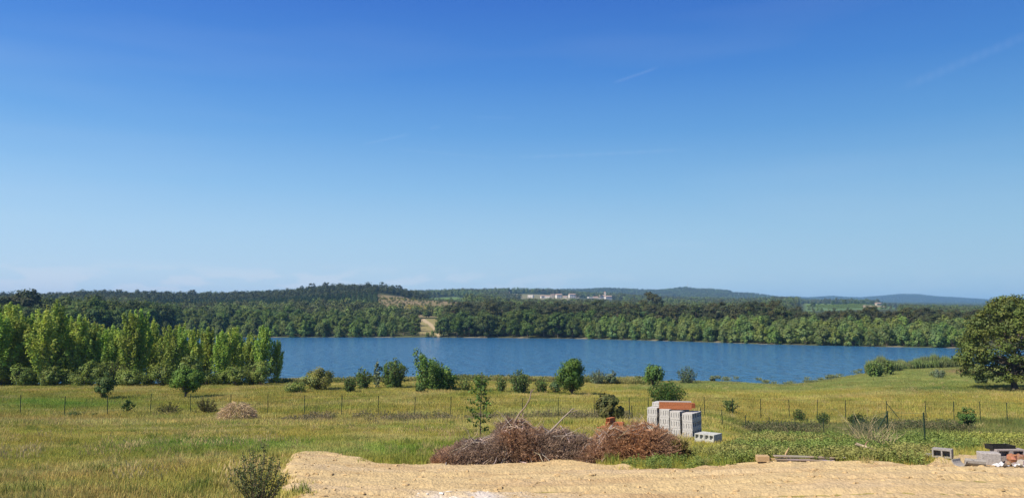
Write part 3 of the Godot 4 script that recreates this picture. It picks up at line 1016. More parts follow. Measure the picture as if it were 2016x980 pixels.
	for k in 34:
		var a := k * 2.4
		var f := sqrt((k + 0.5) / 34.0)
		var b := Vector3(cos(a) * f * 60 * m, lerpf(124, 66, f * f) * m * rnd(0.8, 1.05), sin(a) * f * 50 * m)
		if cos(a) * f > 0.75: b.y *= 0.8
		var pts := bent(Vector3(cos(a) * 0.05, 0, sin(a) * 0.05), b, 0.05, 4)
		ft.tube(pts, taper(0.009, 0.002, 4), 4, Color(0.135, 0.108, 0.081))
		for j in 78:
			var g := pow(rng.randf(), 0.6)
			var seg := minf(g * 4.0, 3.999)
			var q: Vector3 = pts[int(seg)].lerp(pts[int(seg) + 1], fmod(seg, 1.0)) + unit() * rnd(0.0, 0.07)
			mb_leaf(fb, q, unit(), 0.034, 0.6, tint(Color(0.101, 0.128, 0.047), 0.3))
	var o := thing("foreground_bush", "dark small-leaved bush at the lower edge beside the bare earth", "bush", p)
	part(o, "stem", ft.mesh(), M.bark)
	part(o, "foliage", fb.mesh(), M.leaf)
	build_oak()

func standing(called: String, tx: float, base: float, x0: float, x1: float, top: float, low: float, col: Color, label: String, count: int, leaf: float) -> void:
	var p := spot(tx, base)
	var m := -p.z / FOCAL
	var w := (x1 - x0) * m
	var cx := ((x0 + x1) * 0.5 - tx) * m
	var lo := (base - low) * m
	var hi := (base - top) * m
	var cr := MB.new()
	var tr := MB.new()
	tr.tube(bent(Vector3.ZERO, Vector3(cx * 0.5, (lo + hi) * 0.5, 0), 0.06, 4), taper(0.10, 0.05, 4), 7, Color(0.13, 0.11, 0.09))
	for k in 64:
		var u := unit()
		var r := pow(rng.randf(), 0.45)
		var q := Vector3(cx + u.x * w * 0.42 * r, (lo + hi) * 0.5 + u.y * (hi - lo) * 0.42 * r, u.z * w * 0.42 * r)
		var s := w * 0.15 * rnd(0.75, 1.2)
		clump(cr, q, Vector3(s, s, s), int(count / 34.0), leaf, 0.5, col, 0.4, 0.1, Vector3(cx, (lo + hi) * 0.5, 0))
		if k % 4 == 0:
			tr.tube(bent(Vector3(cx * 0.4, lo * 0.8, 0), q, 0.08, 3), taper(0.045, 0.012, 3), 4, Color(0.13, 0.11, 0.09))
	var o := thing(called, label, "tree", p - Vector3(0, 0.05, 0))
	part(o, "trunk", tr.mesh(), M.bark)
	part(o, "crown", cr.mesh(), M.leaf)

func build_oak() -> void:
	var p := spot(2000, 770)
	var m := -p.z / FOCAL
	var h := 187.0 * m
	var w := 196.0 * m
	var cr := MB.new()
	var tr := MB.new()
	var bark := Color(0.10, 0.085, 0.07)
	var trunk := [Vector3(0, -0.1, 0), Vector3(-0.05, 0.5, 0), Vector3(-0.12, 1.3, 0), Vector3(-0.05, 2.2, 0.1), Vector3(0.1, h * 0.45, 0.1), Vector3(0.0, h * 0.75, 0)]
	tr.tube(trunk, [0.42, 0.30, 0.26, 0.24, 0.16, 0.05], 9, bark)
	for k in 270:
		var y := pow(rng.randf(), 1.05)
		var a := k * 2.4 + rnd(-0.5, 0.5)
		var rr := lut([0.0, 0.40, 0.12, 0.47, 0.3, 0.5, 0.5, 0.44, 0.7, 0.34, 0.85, 0.23, 1.0, 0.07], y) * w
		var r := rr * pow(rng.randf(), 0.28)
		var q := Vector3(cos(a) * r - 0.2, h * (0.125 + 0.84 * y), sin(a) * r)
		var s := w * 0.076 * rnd(0.7, 1.35)
		if k % 3 == 0:
			var o := Vector3(-0.05, h * clampf(0.14 + 0.6 * y * rnd(0.6, 1.0), 0.13, 0.7), 0.05)
			var b := bent(o, q, 0.35, 4)
			tr.tube(b, taper(0.085 * (1.2 - y), 0.015, 4), 5, bark)
		clump(cr, q, Vector3(s, s * 0.72, s), 110, 0.25, 0.62, Color(0.118, 0.152, 0.040), 0.45)
	var t := thing("oak", "large spreading oak with a short trunk standing alone at the right edge", "tree", p)
	part(t, "trunk", tr.mesh(), M.bark)
	part(t, "crown", cr.mesh(), M.leaf)

func grass_patch(seed_: int, blades: int, h: float, wide: float, spread: float) -> ArrayMesh:
	rng.seed = seed_
	var mb := MB.new()
	for k in blades:
		var o := Vector3(rnd(-0.5, 0.5), 0, rnd(-0.5, 0.5)) * spread
		var lean := Vector3(rnd(-1, 1), 0, rnd(-1, 1)) * rnd(0.1, 0.55)
		var hh := h * rnd(0.5, 1.15)
		var side := Vector3(rnd(-1, 1), 0, rnd(-1, 1)).normalized() * wide * rnd(0.6, 1.3) * 0.5
		var c := Color(1, 1, 1) * rnd(0.8, 1.2)
		var roll := rng.randf()
		if roll < 0.13:
			c = Color(1.55, 1.40, 1.9) * rnd(0.8, 1.1)
			hh *= 1.15
		elif roll < 0.38:
			c = Color(0.75, 1.02, 0.8) * rnd(0.7, 1.05)
		var m := o + Vector3(lean.x * 0.35, 0.6, lean.z * 0.35) * hh
		var t := o + Vector3(lean.x, 1.0, lean.z) * hh
		mb.quad(o - side, m - side * 0.8, m + side * 0.8, o + side, c)
		mb.tri(m - side * 0.8, t, m + side * 0.8, c)
	return mb.mesh()

func upright_on(x: float, z: float) -> Basis:
	var e := 0.6
	var n := Vector3(ground(x - e, z) - ground(x + e, z), 2.0 * e, ground(x, z - e) - ground(x, z + e)).normalized()
	return Basis(Quaternion(Vector3.UP, n)) * Basis(Vector3.UP, rng.randf() * TAU)

func build_grass() -> void:
	var short := []
	var tall := []
	for k in 5:
		short.append(grass_patch(100 + k, 440, 0.15, 0.011, 1.15))
		tall.append(grass_patch(200 + k, 300, 0.28, 0.022, 1.6))
	rng.seed = 77
	var ts := [[], [], [], [], []]
	var cs := [[], [], [], [], []]
	var tt := [[], [], [], [], []]
	var ct := [[], [], [], [], []]
	var d := 10.5
	while d < 141.0:
		var gap := 0.62 if d < 26.0 else (0.78 if d < 44.0 else 1.05)
		var px := -60.0
		while px < 2080.0:
			px += gap / d * FOCAL * rnd(0.8, 1.2)
			var dd := d + rnd(-0.5, 0.5) * gap
			var x := (px - 1008.0) / FOCAL * dd
			if dd > lut(NEAR_SHORE, px) - 0.6:
				continue
			if dd < 26.0 and dirt_depth(x, -dd) > rnd(-0.40, 0.12):
				continue
			var c := grass_color(x, -dd) * rnd(0.78, 1.2)
			c.r *= rnd(0.9, 1.1)
			var k := rng.randi() % 5
			var y := ground(x, -dd)
			var hs := rnd(0.75, 1.2)
			if dd < 44.0:
				ts[k].append(Transform3D(upright_on(x, -dd).scaled(Vector3(1, hs, 1)), Vector3(x, y - 0.01, -dd)))
				cs[k].append(c)
			else:
				if dd < 56.0: hs *= 1.1
				if dd > lut(NEAR_SHORE, px) - 12.0: hs *= 0.8
				tt[k].append(Transform3D(upright_on(x, -dd).scaled(Vector3(1, hs, 1)), Vector3(x, y - 0.01, -dd)))
				ct[k].append(c)
		d += gap * 0.9
	for k in 5:
		scatter("meadow_grass", "olive and straw coloured grass of the near meadow", short[k], M.grass, ts[k], cs[k], "grass")
		scatter("tall_grass", "taller grass of the meadow beyond the fence", tall[k], M.grass, tt[k], ct[k], "grass")
	# tussocks
	var tu := grass_patch(300, 90, 0.24, 0.012, 0.30)
	rng.seed = 78
	var tz := []
	var cz := []
	for k in 3800:
		var dd := 13.0 + 60.0 * pow(rng.randf(), 1.2)
		var px := rnd(-30, 2050)
		var x := (px - 1008.0) / FOCAL * dd
		if (dd < 26.0 and dirt_depth(x, -dd) > (rnd(-0.2, 0.55) if k % 2 == 0 else -0.2)) or noise_a.get_noise_2d(x * 3.0, dd * 3.0 + 70.0) < -0.05:
			continue
		tz.append(Transform3D(Basis(Vector3.UP, rng.randf() * TAU).scaled(Vector3.ONE * rnd(0.6, 1.15)), Vector3(x, ground(x, -dd), -dd)))
		cz.append(grass_color(x, -dd).lerp(Color(0.17, 0.23, 0.045) if rng.randf() < 0.6 else Color(0.48, 0.38, 0.16), rnd(0.3, 0.9)))
	scatter("tussock_grass", "scattered thicker tussocks in the meadow grass", tu, M.grass, tz, cz, "grass")
	# straw heads that stand over the grass
	var st := MB.new()
	for k in 14:
		var o := Vector3(rnd(-0.3, 0.3), 0, rnd(-0.3, 0.3))
		var t := o + Vector3(rnd(-0.2, 0.2), rnd(0.18, 0.38), rnd(-0.2, 0.2))
		st.leaf(o, t - o, Vector3(0.004, 0, 0.003), Color(1, 1, 1) * rnd(0.8, 1.1))
		st.leaf(t - Vector3(0, 0.06, 0), Vector3(rnd(-0.05, 0.05), 0.10, rnd(-0.05, 0.05)), Vector3(0.009, 0, 0.006), Color(1.2, 1.1, 1.0))
	var t2 := []
	var c2 := []
	for k in 2600:
		var dd := 15.0 + 80.0 * pow(rng.randf(), 1.1)
		var px := rnd(-30, 2050)
		var x := (px - 1008.0) / FOCAL * dd
		if (dd < 26.0 and dirt_depth(x, -dd) > -0.2) or noise_b.get_noise_2d(x * 0.8, dd * 0.8) < 0.02 or (px > 1350.0 and dd < 40.0):
			continue
		t2.append(Transform3D(Basis(Vector3.UP, rng.randf() * TAU).scaled(Vector3.ONE * rnd(0.7, 1.15)), Vector3(x, ground(x, -dd), -dd)))
		c2.append(Color(0.52, 0.42, 0.20).lerp(Color(0.42, 0.30, 0.14), rng.randf()))
	scatter("straw_grass", "dry straw stalks standing above the meadow grass", st.mesh(), M.grass, t2, c2, "grass")
	# leafy weeds on the right, between the bare earth and the fence
	var we := []
	for s in 3:
		var wm := MB.new()
		for k in 5:
			var o := Vector3(rnd(-0.22, 0.22), 0, rnd(-0.22, 0.22))
			var top := o + Vector3(rnd(-0.12, 0.12), rnd(0.28, 0.55), rnd(-0.12, 0.12))
			wm.leaf(o, top - o, Vector3(0.008, 0, 0.005), Color(0.9, 1, 0.8))
			for j in 13:
				var q := o.lerp(top, rnd(0.25, 1.0))
				mb_leaf(wm, q, (Vector3(rnd(-1, 1), rnd(-0.1, 0.9), rnd(-1, 1))).normalized(), 0.115, 0.42, Color(1, 1, 1) * rnd(0.7, 1.3))
		we.append(wm.mesh())
	var t3 := [[], [], []]
	var c3 := [[], [], []]
	for k in 10000:
		var dd := rnd(17.5, 47.0)
		var px := rnd(1190, 2060)
		var x := (px - 1008.0) / FOCAL * dd
		var e := dirt_depth(x, -dd) if dd < 26.0 else -3.0
		var lim := lut([1190, 19.5, 1240, 20.5, 1350, 22.5, 1420, 25.0, 1500, 29.0, 1650, 29.0, 1700, 27.0, 1800, 28.0, 1880, 36.0, 2060, 46.0], px)
		if e > 0.15 or dd > lim + noise_b.get_noise_2d(x * 1.5, dd * 1.5) * 5.0 or (px < 1420 and dd < 19.0 + rnd(0.0, 0.8) and px > 1380):
			continue
		if px > 1805.0 and dd < 24.0 and e > -1.6:
			continue
		var fresh := smoothstep(1800.0, 1950.0, px) * smoothstep(22.0, 27.0, dd)
		var c := Color(0.175, 0.235, 0.058).lerp(Color(0.29, 0.31, 0.07), fresh)
		c = c.lerp(Color(0.30, 0.27, 0.09), 0.7 * smoothstep(-0.1, 0.4, noise_b.get_noise_2d(x * 1.2 + 30.0, dd * 1.2)))
		c = c.lerp(Color(0.22, 0.21, 0.06), 0.6 * smoothstep(26.0, 34.0, dd) * (1.0 - fresh) * rng.randf())
		var i := k % 3
		t3[i].append(Transform3D(Basis(Vector3.UP, rng.randf() * TAU).scaled(Vector3.ONE * rnd(0.55, 1.0) * lerpf(0.45, 0.66, smoothstep(1380.0, 1450.0, px))), Vector3(x, ground(x, -dd), -dd)))
		c3[i].append(c * rnd(0.9, 1.4))
	for i in 3:
		scatter("weeds", "leafy green weeds between the bare earth and the right fence", we[i], M.grass, t3[i], c3[i], "weeds")
	# reeds on the spit and in the shallows
	var re := MB.new()
	for k in 26:
		var o := Vector3(rnd(-0.45, 0.45), 0, rnd(-0.45, 0.45))
		var hh := rnd(0.75, 1.2)
		var lean := Vector3(rnd(-0.18, 0.18), hh, rnd(-0.18, 0.18))
		re.leaf(o, lean, Vector3(rnd(-1, 1), 0, rnd(-1, 1)).normalized() * 0.03, Color(1, 1, 1) * rnd(0.75, 1.25))
		re.leaf(o + lean * 0.5, Vector3(rnd(-0.5, 0.5), 0.45, rnd(-0.5, 0.5)), Vector3(0.03, 0, 0.02), Color(1, 1, 1) * rnd(0.75, 1.25))
	var t4 := []
	var c4 := []
	for k in 800:
		var px := rnd(1704, 1905)
		var near := lut(NEAR_SHORE, px)
		var dd := near - rnd(-1.0, 6.0)
		var hh := lut([1704, 0.9, 1720, 1.4, 1750, 1.3, 1775, 1.0, 1850, 1.25, 1905, 0.9], px) * 1.25 * (1.0 + 0.6 * noise_b.get_noise_1d(px * 0.35))
		if px < 1765.0:
			dd = lut([1704, 117, 1765, 124], px) + rnd(-4.0, 4.0)
		elif rng.randf() < 0.3:
			continue
		var x := (px - 1008.0) / FOCAL * dd
		t4.append(Transform3D(Basis(Vector3.UP, rng.randf() * TAU).scaled(Vector3(1.1, hh * rnd(0.6, 1.2), 1.1)), Vector3(x, maxf(ground(x, -dd), -0.2), -dd)))
		c4.append(Color(0.15, 0.23, 0.062).lerp(Color(0.23, 0.25, 0.11), rng.randf()))
	for k in 90:
		var px := rnd(1390, 1690)
		var dd := lut(NEAR_SHORE, px) + rnd(-1.0, 9.0) * rng.randf()
		if noise_b.get_noise_2d(px * 0.12, dd * 0.5) < 0.05:
			continue
		var x := (px - 1008.0) / FOCAL * dd
		t4.append(Transform3D(Basis(Vector3.UP, rng.randf() * TAU).scaled(Vector3(1.0, rnd(0.35, 0.6), 1.0)), Vector3(x, -0.08, -dd)))
		c4.append(Color(0.20, 0.23, 0.10))
	scatter("reed_grass", "green reeds along the spit and in the shallows", re.mesh(), M.grass, t4, c4, "reeds")
	var sg := []
	var sc := []
	var sw := []
	var swc := []
	for k in 1400:
		var px := rnd(540, 1290)
		var dd := lut(NEAR_SHORE, px) - rnd(1.0, 9.0)
		var n := noise_b.get_noise_2d(px * 0.03, dd * 0.15)
		var x := (px - 1008.0) / FOCAL * dd
		var tfm := Transform3D(Basis(Vector3.UP, rng.randf() * TAU), Vector3(x, ground(x, -dd), -dd))
		if n > 0.0:
			sg.append(tfm.scaled_local(Vector3(1.1, rnd(0.35, 0.8), 1.1)))
			sc.append(Color(0.36, 0.31, 0.12).lerp(Color(0.20, 0.24, 0.07), rng.randf()))
		else:
			sw.append(tfm.scaled_local(Vector3.ONE * rnd(0.8, 1.9)))
			swc.append(Color(0.16, 0.21, 0.06).lerp(Color(0.24, 0.25, 0.09), rng.randf()))
	scatter("bank_grass", "tall rough grass along the near bank of the lake", re.mesh(), M.grass, sg, sc, "grass")
	scatter("bank_weeds", "tangled weeds between the bushes of the near bank", we[2], M.grass, sw, swc, "weeds")
	# dry tussocks and low dark growth along the foot of the left fence
	var t5 := []
	var c5 := []
	for k in 950:
		var px := rnd(560, 1240)
		var dd := 51.0 + rnd(-1.5, 3.5)
		if noise_b.get_noise_2d(px * 0.05, dd) < -0.1:
			continue
		var x := (px - 1008.0) / FOCAL * dd
		t5.append(Transform3D(Basis(Vector3.UP, rng.randf() * TAU).scaled(Vector3.ONE * rnd(0.5, 1.0)), Vector3(x, ground(x, -dd), -dd)))
		c5.append(Color(0.14, 0.15, 0.07).lerp(Color(0.28, 0.22, 0.13), rng.randf()))
	for k in 900:
		var px := rnd(1460, 1900)
		var dd := 50.0 + rnd(-5.0, 4.0)
		var x := (px - 1008.0) / FOCAL * dd
		if noise_b.get_noise_2d(x * 1.6, dd * 0.7) < rnd(-0.15, 0.2):
			continue
		t5.append(Transform3D(Basis(Vector3.UP, rng.randf() * TAU).scaled(Vector3.ONE * rnd(0.6, 1.2)), Vector3(x, ground(x, -dd), -dd)))
		c5.append(Color(0.085, 0.115, 0.038).lerp(Color(0.20, 0.17, 0.09), rng.randf()))
	scatter("rough_weeds", "rough dark weeds and tussocks along the fences", we[1], M.grass, t5, c5, "weeds")

# ------------------------------------------------------------------ fence
func fence(called: String, label: String, feet: Array, post_h: float, braces: Array) -> void:
	var o := thing(called, label, "fence", feet[0])
	var post := MB.new()
	post.box(Transform3D(Basis(), Vector3(0, post_h * 0.5 - 0.1, 0)), Vector3(0.042, post_h + 0.2, 0.042), 0.006, Color(0.022, 0.040, 0.026))
	var pm := post.mesh()
	for i in feet.size():
		var p := part(o, "post", pm, M.plain)
		p.position = feet[i] - feet[0]
		p.rotation = Vector3(rnd(-0.02, 0.02), rnd(-0.3, 0.3), rnd(-0.025, 0.025))
	for b in braces:
		var f: Vector3 = feet[b[0]] - feet[0]
		var foot := f + Vector3(b[1], 0, 0.3)
		foot.y = ground(foot.x + feet[0].x, foot.z + feet[0].z) - feet[0].y
		var br := MB.new()
		br.tube([foot, f + Vector3(0, post_h * 0.9, 0)], [0.025, 0.025], 6, Color(0.022, 0.040, 0.026))
		part(o, "brace", br.mesh(), M.plain)
	var w := MB.new()
	var col := Color(0.05, 0.075, 0.05)
	for i in feet.size() - 1:
		var a: Vector3 = feet[i] - feet[0]
		var b: Vector3 = feet[i + 1] - feet[0]
		for r in 9:
			var y := 0.08 + (post_h - 0.12) * r / 8.0
			var t := 0.005 if r == 8 else 0.0024
			w.tube([a + Vector3(0, y, 0.03), b + Vector3(0, y, 0.03)], [t, t], 3, col, false)
		var steps := int(a.distance_to(b) / 0.16)
		for s in range(1, steps):
			var q := a.lerp(b, float(s) / steps) + Vector3(0, 0, 0.033)
			w.tube([q + Vector3(0, 0.08, 0), q + Vector3(0, post_h - 0.04, 0)], [0.002, 0.002], 3, col, false)
	var wm := part(o, "wire_mesh", w.mesh(), M.plain)
	wm.set_meta("kind", "stuff")

func build_fences() -> void:
	var back := []
	for q in [[-50, 818], [38, 819], [125, 822], [210, 822], [295, 815], [374, 815], [453, 816], [526, 816], [599, 819], [672, 821], [744, 821], [816, 822], [887, 822], [958, 823], [1029, 825], [1099, 826], [1170, 826], [1240, 826], [1277, 825], [1333, 824], [1388, 823], [1443, 823], [1499, 824], [1555, 825], [1610, 826], [1666, 827], [1747, 829], [1825, 830], [1880, 831], [1932, 832], [1985, 834], [2040, 836]]:
		back.append(spot(q[0], q[1]))
	fence("wire_fence", "long green wire fence on thin dark posts crossing the meadow", back, 1.42, [[26, 0.9]])
	var front := []
	for q in [[1245, 832], [1310, 834], [1381, 838], [1423, 842], [1469, 849], [1516, 854], [1567, 858], [1623, 860], [1681, 864], [1750, 870], [1823, 876]]:
		front.append(spot(q[0], q[1]))
	fence("wire_fence", "nearer green wire fence running towards the right, overgrown with weeds", front, 1.0, [[9, -0.75]])

# ------------------------------------------------------------------ blocks, bricks, wood, brush
# a hollow block, x along its length: pockets in the +Z face, slits in the -X face
func block_mesh(s: Vector3, col: Color) -> ArrayMesh:
	var mb := MB.new()
	var h := s * 0.5
	var x1 := s.x
	mb.pocketed(Vector3(-h.x, 0, h.z), Vector3.RIGHT, Vector3.UP, [0.0, x1 * 0.08, x1 * 0.42, x1 * 0.56, x1 * 0.90, x1], [0.0, s.y * 0.42, s.y * 0.90, s.y], [Vector2i(1, 1), Vector2i(3, 1)], s.z * 0.45, col)
	mb.pocketed(Vector3(h.x, 0, -h.z), Vector3.LEFT, Vector3.UP, [0.0, x1 * 0.08, x1 * 0.42, x1 * 0.56, x1 * 0.90, x1], [0.0, s.y * 0.42, s.y * 0.90, s.y], [Vector2i(1, 1), Vector2i(3, 1)], s.z * 0.3, col)
	mb.pocketed(Vector3(-h.x, 0, -h.z), Vector3.BACK, Vector3.UP, [0.0, s.z * 0.12, s.z * 0.17, s.z * 0.38, s.z * 0.44, s.z * 0.62, s.z * 0.68, s.z * 0.86, s.z * 0.91, s.z], [0.0, s.y * 0.25, s.y * 0.8, s.y], [Vector2i(1, 1), Vector2i(3, 1), Vector2i(5, 1), Vector2i(7, 1)], 0.02, col)
	mb.pocketed(Vector3(h.x, 0, h.z), Vector3.FORWARD, Vector3.UP, [0.0, s.z * 0.1, s.z * 0.46, s.z * 0.54, s.z * 0.9, s.z], [0.0, s.y * 0.2, s.y * 0.8, s.y], [], 0.02, col)
	mb.quad(Vector3(-h.x, s.y, -h.z), Vector3(-h.x, s.y, h.z), Vector3(h.x, s.y, h.z), Vector3(h.x, s.y, -h.z), col)
	mb.quad(Vector3(-h.x, 0, -h.z), Vector3(h.x, 0, -h.z), Vector3(h.x, 0, h.z), Vector3(-h.x, 0, h.z), col)
	return mb.mesh()

# a hollow brick or box: a tube of rectangular section, open along x
func hollow(s: Vector3, wall: float, cells: int, col: Color) -> ArrayMesh:
	var mb := MB.new()
	var h := s * 0.5
	for side in [-1.0, 1.0]:
		var xs := [0.0]
		var holes := []
		var cw: float = (s.z - wall) / cells
		for k in cells:
			xs.append(wall + cw * k)
			xs.append(cw * (k + 1))
			holes.append(Vector2i(1 + 2 * k, 1))
		xs.append(s.z)
		if side > 0:
			mb.pocketed(Vector3(h.x, 0, h.z), Vector3.FORWARD, Vector3.UP, xs, [0.0, wall, s.y - wall, s.y], holes, s.x * 0.46, col)
		else:
			mb.pocketed(Vector3(-h.x, 0, -h.z), Vector3.BACK, Vector3.UP, xs, [0.0, wall, s.y - wall, s.y], holes, s.x * 0.46, col)
	# ribbed long faces
	for side in [-1.0, 1.0]:
		var ys := [0.0]
		var hs := []
		for k in 4:
			ys.append(s.y * (0.14 + 0.2 * k)); ys.append(s.y * (0.14 + 0.2 * k) + 0.012)
			hs.append(Vector2i(0, 1 + 2 * k))
		ys.append(s.y)
		if side > 0: mb.pocketed(Vector3(-h.x, 0, h.z), Vector3.RIGHT, Vector3.UP, [0.0, s.x], ys, hs, 0.005, col)
		else: mb.pocketed(Vector3(h.x, 0, -h.z), Vector3.LEFT, Vector3.UP, [0.0, s.x], ys, hs, 0.005, col)
	mb.quad(Vector3(-h.x, s.y, -h.z), Vector3(-h.x, s.y, h.z), Vector3(h.x, s.y, h.z), Vector3(h.x, s.y, -h.z), col)
	mb.quad(Vector3(-h.x, 0, -h.z), Vector3(h.x, 0, -h.z), Vector3(h.x, 0, h.z), Vector3(-h.x, 0, h.z), col)
	return mb.mesh()

func build_blocks() -> void:
	var light := Color(0.63, 0.615, 0.59)
	var bm := block_mesh(Vector3(0.475, 0.295, 0.37), light)
	var corner := spot(1364, 866)           # the front corner, at the foot of the lit wall's near end
	var turn := deg_to_rad(58.0)            # local X runs away along the shaded end, local Z along the lit wall towards the eye
	var bas := Basis(Vector3.UP, turn)
	# columns counted from the near end of the wall
	var names := ["nearest", "second", "third", "farthest"]
	var along := [0.0, 0.45, 0.86, 1.34]
	var lift := [0.0, 0.03, 0.06, 0.06]
	for cidx in 4:
		for r in 3:
			for b in 2:
				var local := Vector3(0.24 + 0.49 * b + rnd(-0.01, 0.01), 0.0, -0.185 - along[cidx] + rnd(-0.008, 0.008))
				var p := corner + bas * local
				p.y = corner.y + 0.012 + r * 0.302 + lift[cidx] + 0.1 * along[cidx] * 0.5
				var row: String = ["bottom", "middle", "top"][r]
				var side: String = ["lit", "rear"][b]
				single("concrete_block", bm, M.concrete, p, turn + rnd(-0.02, 0.02), "pale grey hollow block, %s row, %s side of the stack's %s column" % [row, side, names[cidx]], "concrete block", "concrete blocks of the stack under the orange box")
	var p2 := corner + bas * Vector3(0.73, 0, -0.185 - 1.34)
	p2.y = corner.y + 0.012 + 3 * 0.302 + 0.06 + 0.0725
	var cap := block_mesh(Vector3(0.475, 0.14, 0.36), light)
	single("concrete_block", cap, M.concrete, p2, turn, "low grey block lying on top of the stack's farthest column", "concrete block", "concrete blocks of the stack under the orange box")
	# the orange hollow boxes on top
	var top_y := corner.y + 0.012 + 0.906 + 0.075
	var ob := hollow(Vector3(1.16, 0.25, 0.28), 0.03, 1, Color(0.58, 0.215, 0.095))
	var q := corner + bas * Vector3(0.45, 0, -0.78)
	q.y = top_y + 0.012
	var t := thing("roller_shutter_box", "long orange terracotta box with a grey top lying across the block stack", "terracotta box", q + Vector3(-0.02, 0, 0.05), deg_to_rad(-9.0))
	part(t, "shell", ob, M.concrete)
	var lid := MB.new()
	lid.box(Transform3D(Basis(), Vector3(0, 0.262, 0)), Vector3(1.15, 0.022, 0.27), 0.004, Color(0.5, 0.46, 0.42))
	part(t, "top_plate", lid.mesh(), M.concrete)
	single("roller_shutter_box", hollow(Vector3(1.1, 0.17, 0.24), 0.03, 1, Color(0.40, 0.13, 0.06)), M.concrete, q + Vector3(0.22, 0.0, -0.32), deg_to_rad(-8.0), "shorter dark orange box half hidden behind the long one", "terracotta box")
	# the low stack beside it
	var lb := block_mesh(Vector3(0.33, 0.27, 0.19), Color(0.60, 0.61, 0.55))
	var lc := spot(1368, 873)
	for i in 2:
		for j in 3:
			var pp := lc + Basis(Vector3.UP, deg_to_rad(-40.0)) * Vector3(0.17 + 0.345 * i, 0.0, -0.1 - 0.2 * j)
			single("concrete_block", lb, M.concrete, pp + Vector3(0, 0.06, 0), deg_to_rad(-40.0), "pale block of the low stack right of the tall one, %s in the %s row" % [ORDER[j], ["front", "back"][i]], "concrete block", "blocks of the low stack")
	# orange bricks beside the fence bush
	var brick := hollow(Vector3(0.5, 0.2, 0.2), 0.015, 2, Color(0.56, 0.20, 0.09))
	var bp := spot(1201, 849)
	var bl := [[-0.36, 0.0, 0.12, 0.2, "lowest left"], [0.22, 0.0, 0.08, -0.1, "lowest right"], [-0.1, 0.0, -0.3, 0.4, "rear"], [0.06, 0.2, 0.02, 0.1, "middle upper"], [0.05, 0.4, -0.05, 0.9, "topmost"], [0.42, 0.2, -0.1, -0.4, "right upper"]]
	for e in bl:
		single("hollow_brick", brick, M.concrete, bp + Vector3(e[0], e[1] + 0.02, e[2]), e[3], "orange hollow brick, %s one of the heap beside the spiky bush" % e[4], "brick", "orange bricks heaped by the spiky bush")
	# rubble at the right edge
	var g := Color(0.40, 0.375, 0.345)
	var cb := MB.new()
	cb.pocketed(Vector3(-0.20, 0, 0.125), Vector3.RIGHT, Vector3.UP, [0.0, 0.03, 0.185, 0.215, 0.37, 0.40], [0.0, 0.03, 0.165, 0.20], [Vector2i(1, 1), Vector2i(3, 1)], 0.18, g)
	cb.quad(Vector3(-0.20, 0.2, -0.125), Vector3(-0.2, 0.2, 0.125), Vector3(0.2, 0.2, 0.125), Vector3(0.2, 0.2, -0.125), g)
	cb.quad(Vector3(0.2, 0, 0.125), Vector3(0.2, 0, -0.125), Vector3(0.2, 0.2, -0.125), Vector3(0.2, 0.2, 0.125), g)
	cb.quad(Vector3(-0.2, 0, 0.125), Vector3(-0.2, 0.2, 0.125), Vector3(-0.2, 0.2, -0.125), Vector3(-0.2, 0, -0.125), g)
	cb.quad(Vector3(-0.2, 0, -0.125), Vector3(-0.2, 0.2, -0.125), Vector3(0.2, 0.2, -0.125), Vector3(0.2, 0, -0.125), g)
	var cm := cb.mesh()
	lay("cinder_block", cm, 1858, 908, deg_to_rad(-38.0), 0.0, 1.0, "grey two-hole cinder block on the earth in front of the weeds", "concrete block")
	lay("cinder_block", cm, 1838, 904, deg_to_rad(-30.0), -0.06, 0.9, "cinder block sunk in the weeds behind the grey two-hole one", "concrete block")
	# channel pieces
	for e in [[1897, 920, 0.24, 0.55, "left broken piece of grey channel tile before the cinder block"], [1922, 921, 0.32, -0.55, "right broken piece of grey channel tile before the big block"]]:
		var ch := MB.new()
		for k in 8:
			var a0 := PI + PI * k / 8.0
			var a1 := PI + PI * (k + 1) / 8.0
			for s in [[0.11, 0.09]]:
				var p0 := Vector3(0, 0.11 + sin(a0) * 0.11, cos(a0) * 0.13)
				var p1 := Vector3(0, 0.11 + sin(a1) * 0.11, cos(a1) * 0.13)
				var i0 := Vector3(0, 0.11 + sin(a0) * 0.09, cos(a0) * 0.11)
				var i1 := Vector3(0, 0.11 + sin(a1) * 0.09, cos(a1) * 0.11)
				var lx := Vector3(e[2] * 0.5, 0, 0)
				ch.quad(p0 - lx, p1 - lx, p1 + lx, p0 + lx, g)
				ch.quad(i0 - lx, i1 - lx, i1 + lx, i0 + lx, g)
				ch.quad(p0 + lx, p1 + lx, i1 + lx, i0 + lx, g)
				ch.quad(p0 - lx, p1 - lx, i1 - lx, i0 - lx, g)
		for s in [-1.0, 1.0]:
			var lx2 := Vector3(e[2] * 0.5, 0, 0)
			var o1 := Vector3(0, 0.11, s * 0.13)
			var o2 := Vector3(0, 0.11, s * 0.11)
			ch.quad(o1 - lx2, o2 - lx2, o2 + lx2, o1 + lx2, g)
		lay("channel_tile", ch.mesh(), e[0], e[1], e[3], 0.02, 1.25, e[4], "tile")
	var big := MB.new()
	big.box(Transform3D(Basis(), Vector3(0, 0.17, 0)), Vector3(0.50, 0.34, 0.40), 0.012, Color(0.50, 0.46, 0.43))
	lay("stone_block", big.mesh(), 1949, 917, deg_to_rad(-14.0), 0.0, 0.80, "big pale grey concrete block left of the rubble heap", "concrete block")
	var big2 := block_mesh(Vector3(0.75, 0.30, 0.36), Color(0.42, 0.37, 0.35))
	lay("stone_block", big2, 1987, 913, deg_to_rad(-3.0), 0.02, 0.86, "wide hollow grey block behind the big pale block", "concrete block")
	var tr := MB.new()
